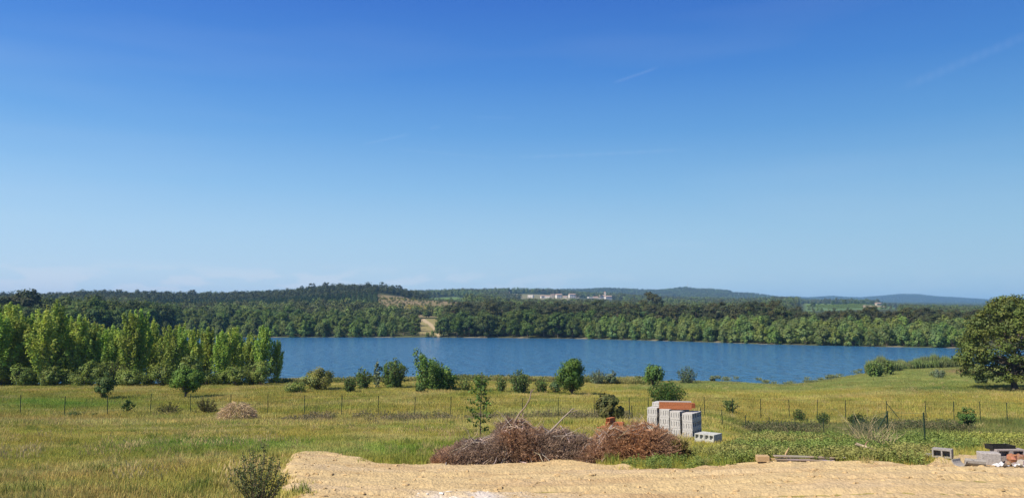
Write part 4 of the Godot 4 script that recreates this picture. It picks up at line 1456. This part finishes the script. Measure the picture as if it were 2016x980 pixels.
	tr.box(Transform3D(Basis(), Vector3(0, 0.02, 0)), Vector3(0.60, 0.03, 0.34), 0.006, Color(0.03, 0.03, 0.03))
	for e in [[0.0, 0.16, 0.60, 0.02], [0.0, -0.16, 0.60, 0.02]]:
		tr.box(Transform3D(Basis(), Vector3(e[0], 0.075, e[1])), Vector3(e[2], 0.08, e[3]), 0.005, Color(0.03, 0.03, 0.03))
	for s in [-1.0, 1.0]:
		tr.box(Transform3D(Basis(), Vector3(0.29 * s, 0.075, 0)), Vector3(0.02, 0.08, 0.298), 0.005, Color(0.03, 0.03, 0.03))
	var tray := lay("plastic_tray", tr.mesh(), 1983, 912, 0.05, 0.28, 0.9, "flat black tray lying on the wide grey block", "tray")
	tray.position += Vector3(-0.13, 0, 0)
	for e in [[1994, 917, 0.16, 0.9, "broken orange brick piece on the rubble heap by the wide grey block", Color(0.45, 0.20, 0.11), 0.03], [2008, 915, 0.20, 0.3, "larger brown brick piece at the right end of the rubble", Color(0.36, 0.19, 0.12), 0.05], [2002, 920, 0.11, 1.7, "small grey stone before the rubble heap", Color(0.35, 0.3, 0.27), 0.0], [1985, 919, 0.10, 2.4, "small brown stone between the block and the rubble", Color(0.36, 0.25, 0.18), 0.0], [2014, 920, 0.14, 0.5, "pale stone at the rightmost edge of the rubble", Color(0.5, 0.45, 0.4), 0.0]]:
		lay("rubble_stone", stone(e[2], e[5]), e[0], e[1], e[3], e[6], 1.0, e[4], "stone")
	for e in [[1972, 922, 0.17, "crumpled white plastic scrap lying before the big pale block"], [1979, 905, 0.14, "white scrap lying on the rubble beside the tray"], [2009, 924, 0.15, "white paper scrap on the earth at the right edge"]]:
		var sc := MB.new()
		var grid := []
		for j in 5:
			for i in 6:
				grid.append(Vector3((i - 2.5) * 0.055, 0.02 + absf(noise_b.get_noise_2d(i * 60.0 + e[0], j * 60.0)) * 0.13, (j - 2) * 0.045))
		for j in 4:
			for i in 5:
				sc.quad(grid[j * 6 + i], grid[j * 6 + i + 1], grid[j * 6 + i + 7], grid[j * 6 + i + 6], Color(0.75, 0.75, 0.76))
		lay("plastic_scrap", sc.mesh(), e[0], e[1], 0.4, 0.3 if e[1] < 910 else 0.01, e[2] / 0.15, e[3], "plastic scrap")

func stone(r: float, col: Color) -> ArrayMesh:
	var mb := MB.new()
	var rows := []
	for j in 5:
		var a := PI * (j / 4.0 - 0.5)
		var ring := []
		for i in 8:
			var b := TAU * i / 8.0
			var k := r * rnd(0.8, 1.15)
			ring.append(Vector3(cos(a) * cos(b) * k, sin(a) * k * 0.65 + r * 0.45, cos(a) * sin(b) * k * 0.8))
		rows.append(ring)
	for j in 4:
		for i in 8:
			var i2 := (i + 1) % 8
			mb.quad(rows[j][i], rows[j + 1][i], rows[j + 1][i2], rows[j][i2], tint(col, 0.05))
	return mb.mesh()

func lay(called: String, m: Mesh, px: float, py: float, turn: float, up: float, scale_: float, label: String, category: String, group := "") -> MeshInstance3D:
	var p := spot(px, py)
	if dirt_depth(p.x, p.z) > 0.0:
		p.y = dirt_height(p.x, p.z) - 0.015
	var o := single(called, m, M.concrete, p + Vector3(0, up, 0), turn, label, category, group)
	o.scale = Vector3.ONE * scale_
	return o

func build_wood() -> void:
	var grey := Color(0.40, 0.35, 0.31)
	var new_wood := Color(0.55, 0.38, 0.20)
	var pm := func(l: float, w: float, t: float, c: Color) -> ArrayMesh:
		var mb := MB.new()
		var seg := 5
		for k in seg:
			var y := 0.012 * sin(k * 1.3)
			mb.box(Transform3D(Basis(), Vector3(l * ((k + 0.5) / seg - 0.5), t * 0.5 + y * 0.2, 0)), Vector3(l / seg, t, w), 0.003, tint(c, 0.04))
		return mb.mesh()
	var a := spot(1590, 913)
	a.y = dirt_height(a.x, a.z)
	var list := [
		[pm.call(1.95, 0.15, 0.03, grey), Vector3(0.18, 0.10, 0.05), 0.04, -0.035, "long weathered grey plank lying uppermost at the edge of the earth"],
		[pm.call(1.35, 0.14, 0.03, grey.darkened(0.15)), Vector3(-0.12, 0.055, 0.16), -0.05, -0.02, "shorter grey plank under the front of the weathered one"],
		[pm.call(1.5, 0.12, 0.028, grey.lightened(0.06)), Vector3(0.45, 0.015, 0.02), 0.02, -0.01, "thin plank reaching farthest right in the weeds"],
		[pm.call(0.62, 0.12, 0.03, new_wood), Vector3(-0.80, 0.06, 0.10), 0.10, 0.02, "short yellowish board between the wooden block and the planks"],
	]
	for e in list:
		var o := single("plank", e[0], M.wood, a + e[1], e[2], e[4], "plank", "planks at the edge of the earth")
		o.rotation.z = e[3]
	var beam := MB.new()
	beam.box(Transform3D(Basis(), Vector3(0, 0.075, 0)), Vector3(0.28, 0.13, 0.24), 0.006, new_wood)
	var bo := single("wood_block", beam.mesh(), M.wood, a + Vector3(-1.06, 0.02, 0.08), -0.12, "squared yellow wooden block at the left end of the planks", "wood block")
	var stick := MB.new()
	stick.tube([Vector3.ZERO, Vector3(0.03, 0.1, 0), Vector3(0.10, 0.24, 0.02)], [0.022, 0.024, 0.008], 6, new_wood)
	single("wood_stake", stick.mesh(), M.wood, a + Vector3(-0.50, 0.08, -0.05), 0.0, "pale splinter of wood standing up behind the planks", "stake")
	# pale cut branch and dead twigs in the weeds
	var cut := MB.new()
	cut.tube(bent(Vector3(-0.25, 0.22, 0), Vector3(0.25, 0.06, 0.1), 0.03, 4), taper(0.045, 0.02, 4), 7, Color(0.58, 0.47, 0.32))
	cut.tube(bent(Vector3(-0.02, 0.16, 0.02), Vector3(0.08, 0.30, 0.0), 0.02, 3), taper(0.02, 0.008, 3), 5, Color(0.36, 0.22, 0.15))
	single("cut_branch", cut.mesh(), M.wood, spot(1706, 899) + Vector3(0, 0.1, 0), 0.0, "pale cut branch lying in the weeds right of the planks", "branch")
	for e in [[1710, 884, 1.0, "pale leafless bush of dead twigs above the cut branch"], [1742, 890, 0.62, "smaller tangle of pale dead twigs right of the cut branch"]]:
		var tw := MB.new()
		for k in 13:
			var d: Vector3 = Vector3(rnd(-0.8, 0.8), rnd(0.5, 1.0), rnd(-0.6, 0.6)) * e[2]
			var pts := bent(Vector3.ZERO, d, 0.07, 4)
			tw.tube(pts, taper(0.013, 0.004, 4), 4, Color(0.42, 0.34, 0.19))
			for j in 6:
				var o: Vector3 = pts[1 + j % 4]
				tw.tube(bent(o, o + (d.normalized() + unit() * 0.9) * rnd(0.15, 0.32), 0.03, 2), taper(0.007, 0.003, 2), 3, Color(0.45, 0.37, 0.21))
		single("dead_bush", tw.mesh(), M.wood, spot(e[0], e[1]), 0.0, e[3], "dead bush")

# a heap of dead boughs: the envelope is given by columns and the rows of its top and its foot
func heap(called: String, label: String, base_row: float, outline: Array, deep: float, count: int, rust: float) -> Node3D:
	var mid: float = (outline[0] + outline[outline.size() - 2]) * 0.5
	var c := spot(mid, base_row)
	var m := -c.z / FOCAL
	var o := thing(called, label, "brush pile", c)
	var height := func(x: float, z: float) -> float:
		var px := mid + x / m
		var e := lut(outline, px) * m * 0.80
		return e * sqrt(maxf(0.0, 1.0 - pow(absf(z) / deep, 2.2))) * (1.0 + 0.35 * noise_b.get_noise_2d(x * 7.0 + base_row, z * 7.0))
	var half: float = (outline[outline.size() - 2] - outline[0]) * 0.5 * m
	# tufts: each a bunch of needle sprays that hang outwards
	var tuft := []
	for s in 4:
		var mb := MB.new()
		for k in 30:
			var base := Vector3(rnd(-0.05, 0.05), rnd(-0.03, 0.03), rnd(-0.05, 0.05))
			var dirn := Vector3(rnd(0.4, 1.0), rnd(-0.55, 0.35), rnd(-0.45, 0.45)).normalized()
			var l := rnd(0.12, 0.30)
			var e := base + dirn * l + Vector3(0, -0.05, 0)
			var side := dirn.cross(unit()).normalized() * rnd(0.005, 0.010)
			var cc := Color(1, 1, 1) * rnd(0.6, 1.35)
			mb.leaf(base, e - base, side, cc)
			for j in 3:
				var g := rnd(0.3, 0.95)
				mb.leaf(base.lerp(e, g), (dirn + unit() * 0.7).normalized() * rnd(0.04, 0.09), side * 0.9, cc * rnd(0.8, 1.2))
		tuft.append(mb.mesh())
	var tf := [[], [], [], []]
	var co := [[], [], [], []]
	for k in count:
		var x := rnd(-half, half)
		var z := rnd(-deep, deep)
		var h: float = height.call(x, z)
		if h < 0.02:
			continue
		var y := h * pow(rng.randf(), 0.35)
		var e := 0.08
		var gx: float = height.call(x + e, z) - height.call(x - e, z)
		var gz: float = height.call(x, z + e) - height.call(x, z - e)
		var down := Vector2(-gx, -gz) + Vector2(rnd(-0.1, 0.1), rnd(-0.1, 0.1))
		var ang := atan2(-down.y, down.x) + rnd(-1.1, 1.1)
		var i := k % 4
		var b := Basis(Vector3.UP, ang) * Basis(Vector3.FORWARD, rnd(-0.9, 0.7))
		tf[i].append(Transform3D(b.scaled(Vector3.ONE * rnd(0.6, 1.2)), Vector3(x, ground(c.x + x, c.z + z) - c.y + y - 0.02, z)))
		var n := noise_b.get_noise_2d((c.x + x) * 4.0, z * 4.0 + y * 5.0) * 0.5 + 0.5
		co[i].append(Color(0.330, 0.240, 0.178).lerp(Color(0.47, 0.250, 0.125), clampf(n * 1.6 - 0.62 + rust, 0.0, 1.0)) * rnd(0.75, 1.25))
	for i in 4:
		scatter("dead_needles", "", tuft[i], M.grass, tf[i], co[i], "", o)
	# thin bare branches woven through
	var tw := MB.new()
	for k in 260:
		var x := rnd(-half, half) * 0.95
		var z := rnd(-deep, deep) * 0.9
		var h: float = height.call(x, z)
		var a := Vector3(x, h * rnd(0.75, 1.08), z)
		var d := Vector3(rnd(-1, 1), rnd(-0.6, 0.5), rnd(-0.5, 0.8)).normalized() * rnd(0.25, 0.8)
		var b := a + d
		var hb: float = height.call(b.x, b.z)
		b.y = minf(b.y, hb + 0.08)
		b.y = maxf(b.y, 0.02)
		tw.tube(bent(a, b, 0.06, 4), taper(rnd(0.009, 0.021), 0.005, 4), 4, tint(Color(0.46, 0.39, 0.32), 0.25))
	for k in 16:
		var x := rnd(-half, half) * 0.8
		var z := rnd(0.0, deep) * 0.8
		var d := Vector3(rnd(-1, 1), 0, rnd(-0.5, 0.5)).normalized() * rnd(0.35, 0.8)
		var pts := []
		for q in 6:
			var p := Vector3(x, 0, z) + d * (q / 5.0 * 2.0 - 1.0)
			p.y = maxf(height.call(p.x, p.z), 0.05) + rnd(0.02, 0.09) + (0.12 * q / 5.0 if k % 3 == 0 else 0.0)
			pts.append(p)
		var mb := MB.new()
		mb.tube(pts, taper(rnd(0.014, 0.024), 0.006, 5), 6, tint(Color(0.44, 0.36, 0.29), 0.2))
		for f in 3:
			var b0: Vector3 = pts[1 + f]
			mb.tube(bent(b0, b0 + (d.normalized() + unit() * 0.9 + Vector3(0, 0.3, 0)) * rnd(0.15, 0.4), 0.04, 3), taper(0.009, 0.003, 3), 4, tint(Color(0.44, 0.36, 0.29), 0.2))
		part(o, "branch", mb.mesh(), M.wood)
	var t := part(o, "twig", tw.mesh(), M.wood)
	t.set_meta("kind", "stuff")
	return o

func branch_part(o: Node3D, pts: Array, r: float, col: Color, forks: Array) -> void:
	var mb := MB.new()
	mb.tube(pts, taper(r, r * 0.45, pts.size() - 1), 8, col)
	for f in forks:
		mb.tube(f[0], taper(f[1], f[1] * 0.35, f[0].size() - 1), 6, col)
	part(o, "branch", mb.mesh(), M.wood)

func build_brush() -> void:
	var left := heap("brush_pile", "left heap of dead brown conifer boughs with two pale branches sticking up", 908,
		[868, 0, 885, 22, 920, 38, 970, 50, 990, 78, 1010, 92, 1030, 90, 1050, 72, 1075, 62, 1110, 68, 1135, 56, 1155, 40, 1170, 14], 0.75, 3600, 0.0)
	var right := heap("brush_pile", "right rounded heap of rusty brown dead boughs in front of the blocks", 903,
		[1135, 0, 1160, 34, 1190, 52, 1215, 68, 1245, 80, 1275, 76, 1300, 62, 1318, 40, 1330, 0], 0.75, 3200, 0.48)
	var pale := Color(0.32, 0.25, 0.185)
	var m := -left.position.z / FOCAL
	var P := func(px: float, py: float, z: float) -> Vector3:
		return Vector3((px - 1019.0) * m, (908.0 - py) * m, z)
	branch_part(left, [P.call(1010, 838, 0.1), P.call(1022, 817, 0.1), P.call(1034, 803, 0.12), P.call(1043, 787, 0.12), P.call(1046, 769, 0.1)], 0.027, pale, [[[P.call(1045, 776, 0.11), P.call(1050, 770, 0.1), P.call(1053, 769, 0.1)], 0.012], [[P.call(1018, 824, 0.1), P.call(1032, 826, 0.2), P.call(1045, 838, 0.3), P.call(1060, 848, 0.35)], 0.018]])
	branch_part(left, [P.call(1072, 858, 0.2), P.call(1090, 841, 0.2), P.call(1108, 823, 0.15), P.call(1126, 807, 0.1)], 0.030, pale.lightened(0.08), [[[P.call(1115, 816, 0.12), P.call(1128, 812, 0.1), P.call(1138, 809, 0.1)], 0.014], [[P.call(1124, 808, 0.1), P.call(1131, 806, 0.1)], 0.012]])
	branch_part(left, [P.call(990, 876, 0.72), P.call(1015, 862, 0.66), P.call(1044, 849, 0.5)], 0.014, pale, [])
	branch_part(left, [P.call(1085, 855, 0.5), P.call(1110, 854, 0.5), P.call(1140, 855, 0.4)], 0.013, pale.lightened(0.1), [])
	branch_part(left, [P.call(1048, 896, 0.75), P.call(1058, 880, 0.72), P.call(1074, 870, 0.62), P.call(1090, 862, 0.5)], 0.014, pale, [[[P.call(1058, 880, 0.72), P.call(1076, 884, 0.74), P.call(1092, 880, 0.7)], 0.008]])
	branch_part(left, [P.call(983, 868, 0.3), P.call(984, 848, 0.3)], 0.022, Color(0.16, 0.11, 0.08), [])
	var m2 := -right.position.z / FOCAL
	var Q := func(px: float, py: float, z: float) -> Vector3:
		return Vector3((px - 1232.5) * m2, (903.0 - py) * m2, z)
	branch_part(right, [Q.call(1158, 884, 0.55), Q.call(1172, 868, 0.5), Q.call(1196, 857, 0.4), Q.call(1220, 848, 0.2)], 0.020, Color(0.22, 0.17, 0.14), [])
	branch_part(right, [Q.call(1250, 858, 0.5), Q.call(1272, 862, 0.52), Q.call(1290, 872, 0.5)], 0.012, pale.lightened(0.15), [])
	# the half-dead conifer bough at the end of the right heap, and its fallen needles
	shrub("conifer_bough", "spiky", 1312, 1362, 862, 905, 0.12, 1500, Color(0.12, 0.10, 0.03), "yellow-green conifer bough at the right end of the rusty heap", "bough")
	# the twigs and the pale straw heap by the left fence
	var p := spot(466, 831)
	var sm := -p.z / FOCAL
	var hb := MB.new()
	for k in 2600:
		var a := rng.randf() * TAU
		var r := sqrt(rng.randf())
		var q := Vector3(cos(a) * r * 34 * sm, 0, sin(a) * r * 30 * sm)
		q.y = 40 * sm * sqrt(maxf(0.0, 1.0 - r * r)) * pow(rng.randf(), 0.3)
		var d := (Vector3(cos(a), -0.5, sin(a)) + unit() * 0.6).normalized()
		hb.leaf(q, d * rnd(0.2, 0.5), d.cross(unit()).normalized() * 0.016, tint(Color(0.48, 0.37, 0.22), 0.35))
	single("straw_heap", hb.mesh(), M.grass, p, 0.0, "round heap of dry straw beside the left fence", "straw heap")
	var tw := MB.new()
	for k in 40:
		var a0 := Vector3(rnd(-0.6, 0.6), 0, rnd(-0.3, 0.3))
		var d := Vector3(rnd(-0.8, 0.8), rnd(0.1, 0.6), rnd(-0.3, 0.3))
		tw.tube(bent(a0, a0 + d, 0.12, 4), taper(0.01, 0.003, 4), 4, Color(0.34, 0.31, 0.27))
	single("twig_heap", tw.mesh(), M.wood, spot(1252, 836), 0.0, "tangle of bare grey twigs between the orange bricks and the stack", "twigs")

# ------------------------------------------------------------------ far houses
func house(px: float, d: float, l: float, w: float, h: float, turn: float, pitch: bool, wall: Color, label: String) -> void:
	var p := at(px, d)
	l *= 0.82; w *= 0.85; h *= 0.92
	var o := thing("house", label, "house", p, turn, "houses of the far village")
	var b := MB.new()
	b.box(Transform3D(Basis(), Vector3(0, h * 0.5 - 0.5, 0)), Vector3(l, h + 1.0, w), 0.05, wall)
	part(o, "wall", b.mesh(), M.plain)
	var r := MB.new()
	var rc := Color(0.36, 0.25, 0.19)
	if pitch:
		var e := 0.5
		var y := h + 0.02
		var top := h + w * 0.22
		var a := [Vector3(-l * 0.5 - e, y, -w * 0.5 - e), Vector3(l * 0.5 + e, y, -w * 0.5 - e), Vector3(l * 0.5 + e, y, w * 0.5 + e), Vector3(-l * 0.5 - e, y, w * 0.5 + e), Vector3(-l * 0.5 - e, top, 0), Vector3(l * 0.5 + e, top, 0)]
		r.quad(a[0], a[1], a[5], a[4], rc); r.quad(a[3], a[4], a[5], a[2], rc)
		r.tri(a[0], a[4], a[3], rc); r.tri(a[1], a[2], a[5], rc); r.quad(a[0], a[3], a[2], a[1], rc)
	else:
		r.box(Transform3D(Basis(), Vector3(0, h + 0.18, 0)), Vector3(l + 0.4, 0.3, w + 0.4), 0.04, wall * 0.9)
	part(o, "roof", r.mesh(), M.plain)
	var n := int(l / 3.2)
	for k in n:
		for f in int(h / 2.7):
			var wd := MB.new()
			wd.box(Transform3D(Basis(), Vector3(-l * 0.5 + (k + 0.5) * l / n, 1.5 + f * 2.7, w * 0.5 + 0.02)), Vector3(1.1, 1.3, 0.08), 0.01, Color(0.05, 0.055, 0.06))
			part(o, "window", wd.mesh(), M.plain)

func build_village() -> void:
	var white := Color(0.60, 0.56, 0.51)
	var cream := Color(0.46, 0.40, 0.32)
	var list := [
		[997, 1600, 14, 9, 5.4, 0.2, true, white, "lone white house on the ridge beside two dark trees, left of the village"],
		[1045, 1480, 12, 8, 5.4, -0.3, false, white, "low white house at the left end of the village, apart from the others"],
		[1068, 1500, 8, 7, 5.4, 0.3, true, white, "small white house, second from the village's left end"],
		[1078, 1520, 13, 9, 5.4, -0.2, true, white, "long white house, third from the village's left end"],
		[1088, 1545, 8, 8, 8.1, 0.1, true, cream, "cream house standing directly behind the long white one"],
		[1100, 1500, 13, 10, 8.1, 0.3, true, white, "two-storey white house in the middle of the left half of the village"],
		[1113, 1530, 10, 9, 5.4, -0.1, true, white, "white house right of the two-storey one"],
		[1126, 1500, 14, 9, 8.1, 0.25, true, white, "broad white house before the gap in the village"],
		[1139, 1540, 12, 9, 5.4, 0.0, true, cream, "cream house at the left side of the gap in the village"],
		[1162, 1520, 11, 9, 5.4, 0.2, false, white, "white flat-roofed house at the right side of the village gap"],
		[1173, 1540, 14, 9, 5.4, -0.1, true, cream, "cream house, third from the village's right end"],
		[1185, 1520, 12, 9, 8.1, 0.2, true, white, "tall white house, second from the village's right end"],
		[1197, 1500, 15, 10, 5.4, 0.3, true, white, "wide white house at the right end of the village"],
		[1140, 2150, 12, 9, 5.4, 0.2, true, white, "tiny pale house on the slope above the village"],
		[1243, 1450, 16, 9, 4.0, 0.1, true, cream, "cream farmhouse on the slope right of the village"],
		[1330, 1900, 13, 9, 5.4, -0.2, true, white, "small white house on the hillside right of the lone pine"],
		[1433, 1300, 14, 9, 5.4, 0.1, true, white, "white house among the pines above the right wood"],
		[1487, 1250, 13, 9, 5.4, 0.2, true, cream, "cream house with tiled roof at the edge of the right wood"],
		[1728, 1120, 8, 6, 3.6, 0.2, true, cream, "cream farmhouse beside the vineyard on the far right slope"],
	]
	for e in list:
		house(e[0], e[1], e[2], e[3], e[4], e[5], e[6], e[7], e[8])
	var p := at(1191, 1545)
	var tower := thing("church_tower", "slender pale tower rising over the right end of the village", "tower", p)
	var b := MB.new()
	b.box(Transform3D(Basis(), Vector3(0, 7, 0)), Vector3(3.6, 14, 3.6), 0.05, Color(0.6, 0.53, 0.45))
	part(tower, "wall", b.mesh(), M.plain)
	var r := MB.new()
	for k in 4:
		var a := TAU * (k + 0.5) / 4.0
		var a2 := TAU * (k + 1.5) / 4.0
		r.tri(Vector3(cos(a) * 2.7, 14.01, sin(a) * 2.7), Vector3(0, 17.0, 0), Vector3(cos(a2) * 2.7, 14.01, sin(a2) * 2.7), Color(0.40, 0.25, 0.18))
	part(tower, "roof", r.mesh(), M.plain)
	rng.seed = 5
	var k1 := tree_mesh("conifer", 12, 4.5, 0.8, 1.0, Color(0.04, 0.055, 0.025))
	var k2 := tree_mesh("oak", 13, 12, 0.9, 1.0, Color(0.04, 0.055, 0.025))
	plant_tree("ridge_tree", k1, M.oak[0], at(988, 1600), 1.2, "dark pointed tree left of the lone white house on the ridge")
	plant_tree("ridge_tree", k2, M.oak[0], at(1003, 1630), 1.0, "dark rounded tree right of the lone white house on the ridge")
	# the mast on the far ridge
	var mast := MB.new()
	mast.tube([Vector3.ZERO, Vector3(0, 34, 0)], [0.9, 0.25], 5, Color(0.45, 0.45, 0.47))
	single("radio_mast", mast.mesh(), M.plain, at(1354, 3200), 0.0, "thin mast on the top of the far ridge", "mast")

# ------------------------------------------------------------------ sky
func sky_at(el: float, az: float) -> Color:
	# linear radiance by elevation (degrees)
	var stops := [[-1.0, 0.46, 0.62, 0.76], [0.0, 0.56, 0.72, 0.81], [3.0, 0.515, 0.70, 0.82], [6.0, 0.395, 0.62, 0.815], [9.0, 0.265, 0.51, 0.79], [13.0, 0.140, 0.365, 0.73], [17.0, 0.075, 0.255, 0.67], [22.0, 0.045, 0.170, 0.585], [35.0, 0.033, 0.115, 0.46], [60.0, 0.026, 0.085, 0.37], [90.0, 0.022, 0.075, 0.33]]
	var c := Color(stops[0][1], stops[0][2], stops[0][3])
	for i in stops.size() - 1:
		if el >= stops[i][0]:
			var f := clampf((el - stops[i][0]) / (stops[i + 1][0] - stops[i][0]), 0.0, 1.0)
			c = Color(lerpf(stops[i][1], stops[i + 1][1], f), lerpf(stops[i][2], stops[i + 1][2], f), lerpf(stops[i][3], stops[i + 1][3], f))
	# a little paler towards the sun's side, as clear skies are
	var warm := 0.5 + 0.5 * cos(az - deg_to_rad(-100.0))
	var k := 1.0 + 0.30 * (warm - 0.5)
	return Color(c.r * (k + 0.22 * (warm - 0.5)), c.g * (k + 0.03 * (warm - 0.5)), c.b * k)

func build_sky() -> Sky:
	var W := 4096
	var H := 2048
	var im := Image.create(512, 512, false, Image.FORMAT_RGBF)
	for j in 512:
		var el := 90.0 - (j + 0.5) / 512.0 * 180.0
		for i in 512:
			if el < -1.5:
				im.set_pixel(i, j, Color(0.14, 0.13, 0.09))
			else:
				im.set_pixel(i, j, sky_at(el, (i + 0.5) / 512.0 * TAU))
	im.resize(W, H, Image.INTERPOLATE_BILINEAR)
	# low clouds over the horizon, thin veils above them
	var cl := FastNoiseLite.new()
	cl.seed = 12
	cl.frequency = 0.02
	cl.fractal_octaves = 5
	var veil := FastNoiseLite.new()
	veil.seed = 31
	veil.frequency = 0.004
	veil.fractal_octaves = 4
	for j in range(620, 1030):
		var el := 90.0 - (j + 0.5) / H * 180.0
		for i in W:
			var azd := wrapf((i + 0.5) / W * 360.0, -180.0, 180.0)
			var v := clampf(veil.get_noise_3d(azd * 3.4 + 800.0, j * 2.6, 0.0) * 1.7 - 0.12, 0.0, 1.0) * smoothstep(34.0, 12.0, el) * 0.07
			var west := smoothstep(14.0, -14.0, azd) * 0.88 + 0.12
			var b := 0.0
			if el < 5.0 and el > 0.0:
				var den := cl.get_noise_2d(azd * 10.2, j * 3.4) + 0.16 * west - 0.04
				b = clampf(den * 4.0, 0.0, 1.0) * smoothstep(3.9, 2.4, el) * west * 0.42
				b += 0.25 * west * smoothstep(4.5, 1.0, el)
			if v + b > 0.003:
				var c := im.get_pixel(i, j)
				c = c.lerp(Color(0.80, 0.83, 0.87), clampf(v + b, 0.0, 0.85))
				im.set_pixel(i, j, c)
	# contrails: [azimuth, elevation] from and to, width in degrees, strength
	for t in [[7.2, 16.4, 10.6, 17.35, 0.055, 0.22], [-10.9, 12.05, -7.4, 12.95, 0.06, 0.16], [-6.1, 13.3, -5.3, 13.5, 0.05, 0.16], [-0.5, 11.4, 13.0, 11.7, 0.12, 0.10], [-9.0, 11.9, -0.5, 11.3, 0.09, 0.06], [-1.6, 4.4, 0.5, 4.9, 0.08, 0.12], [26.0, 14.5, 34.0, 16.9, 0.3, 0.07], [-3.2, 14.2, 0.5, 14.1, 0.07, 0.06], [9.0, 5.2, 14.0, 5.0, 0.18, 0.08]]:
		var n := 260
		for k in n:
			var f := float(k) / n
			var a := lerpf(t[0], t[2], f)
			var e := lerpf(t[1], t[3], f)
			var ci := posmod(int(a / 360.0 * W), W)
			var cj := int((90.0 - e) / 180.0 * H)
			for dj in range(-3, 4):
				var ee := 90.0 - (cj + dj + 0.5) / H * 180.0
				var s: float = 0.5 * t[5] * exp(-pow((ee - e) / t[4], 2.0)) * minf(1.0, minf(f, 1.0 - f) * 6.0) * (0.75 + 0.25 * sin(k * 0.31))
				var key := ci * 4096 + cj + dj
				if s > 0.004 and not used.has(key):
					used[key] = true
					im.set_pixel(ci, cj + dj, im.get_pixel(ci, cj + dj).lerp(Color(0.85, 0.9, 1.0), s))
	var m := PanoramaSkyMaterial.new()
	m.panorama = ImageTexture.create_from_image(im)
	var s := Sky.new()
	s.sky_material = m
	return s

func build_materials() -> void:
	M.plain = mat(0.85)
	M.leaf = mat(0.62, Color.WHITE, 0.55)
	M.far_leaf = mat(0.8, Color.WHITE, 0.35)
	M.grass = mat(0.75, Color.WHITE, 0.5)
	M.bark = mat(0.95)
	for k in ["willow", "oak", "pine", "aspen", "poplar"]:
		M[k] = []
		for c in [[1.0, 1.0, 1.0], [0.90, 0.97, 0.96], [0.88, 0.88, 0.90], [0.98, 0.96, 0.88], [0.93, 1.0, 0.88]]:
			M[k].append(mat(0.7, Color(c[0], c[1], c[2]), 0.85 if k == "poplar" else 0.55))
	M.ground = textured(mat(0.95), 0.35, noise_tex(0.03, 0.78, 1.0, 3), noise_tex(0.06, 0.0, 1.0, 4), 4.0)
	M.dirt = textured(mat(0.95), 0.5, noise_tex(0.022, 0.80, 1.0, 5, 5), noise_tex(0.05, 0.0, 1.0, 6, 5), 2.2)
	M.concrete = textured(mat(0.92), 1.3, noise_tex(0.03, 0.70, 1.0, 8, 5), noise_tex(0.12, 0.0, 1.0, 9, 4), 0.4)
	M.wood = textured(mat(0.85), 2.0, noise_tex(0.04, 0.75, 1.0, 10, 4), noise_tex(0.1, 0.0, 1.0, 11, 3), 0.3)
	var w := StandardMaterial3D.new()
	w.albedo_color = Color(0.028, 0.118, 0.232).linear_to_srgb()
	w.roughness = 0.13
	w.metallic_specular = 0.5
	w.uv1_triplanar = true
	w.uv1_world_triplanar = true
	w.uv1_scale = Vector3(0.03, 0.03, 0.05)
	w.normal_enabled = true
	w.normal_texture = noise_tex(0.016, 0, 1, 14, 6, 17.0)
	w.normal_scale = 1.0
	M.water = w

func _ready() -> void:
	var cam := Camera3D.new()
	cam.name = "camera"
	cam.position = Vector3(0, EYE, 0)
	cam.rotation_degrees = Vector3(PITCH, 0, 0)
	cam.fov = rad_to_deg(2.0 * atan(490.0 / FOCAL))
	cam.near = 0.1
	cam.far = 12000.0
	add_child(cam)
	var env := Environment.new()
	env.background_mode = Environment.BG_SKY
	env.sky = build_sky()
	env.tonemap_mode = Environment.TONE_MAPPER_LINEAR
	env.tonemap_exposure = 1.6
	env.background_energy_multiplier = 0.665
	env.sdfgi_enabled = true
	env.ssao_enabled = true
	env.ssil_enabled = true
	env.fog_enabled = true
	env.fog_density = 0.00014
	env.fog_light_color = Color(0.56, 0.79, 1.0)
	var we := WorldEnvironment.new()
	we.name = "world_environment"
	we.environment = env
	add_child(we)
	var sun := DirectionalLight3D.new()
	sun.name = "sun"
	sun.light_energy = 1.55
	sun.light_color = Color(1.0, 0.955, 0.88)
	sun.light_angular_distance = 0.5
	sun.shadow_enabled = true
	add_child(sun)
	sun.look_at_from_position(Vector3(-0.66, 0.80, 0.36), Vector3.ZERO)

	rng.seed = 20240
	noise_a.seed = 1; noise_a.frequency = 0.045; noise_a.fractal_octaves = 3
	noise_b.seed = 2; noise_b.frequency = 0.16; noise_b.fractal_octaves = 3
	noise_c.seed = 3; noise_c.frequency = 0.004; noise_c.fractal_octaves = 4
	for k in range(0, DIRT_EDGE.size(), 2):
		dirt_edge_d.append(DIRT_EDGE[k])
		dirt_edge_d.append(-spot(DIRT_EDGE[k], minf(DIRT_EDGE[k + 1], 1100)).z)
	build_materials()
	var t0 := Time.get_ticks_msec()
	build_terrain()
	build_lake()
	build_dirt()
	print("ground ", Time.get_ticks_msec() - t0)
	build_village()
	build_far_trees()
	print("far ", Time.get_ticks_msec() - t0)
	build_grove()
	build_shrubs()
	print("shrubs ", Time.get_ticks_msec() - t0)
	build_fences()
	build_brush()
	build_blocks()
	build_wood()
	build_grass()
	print("all ", Time.get_ticks_msec() - t0)
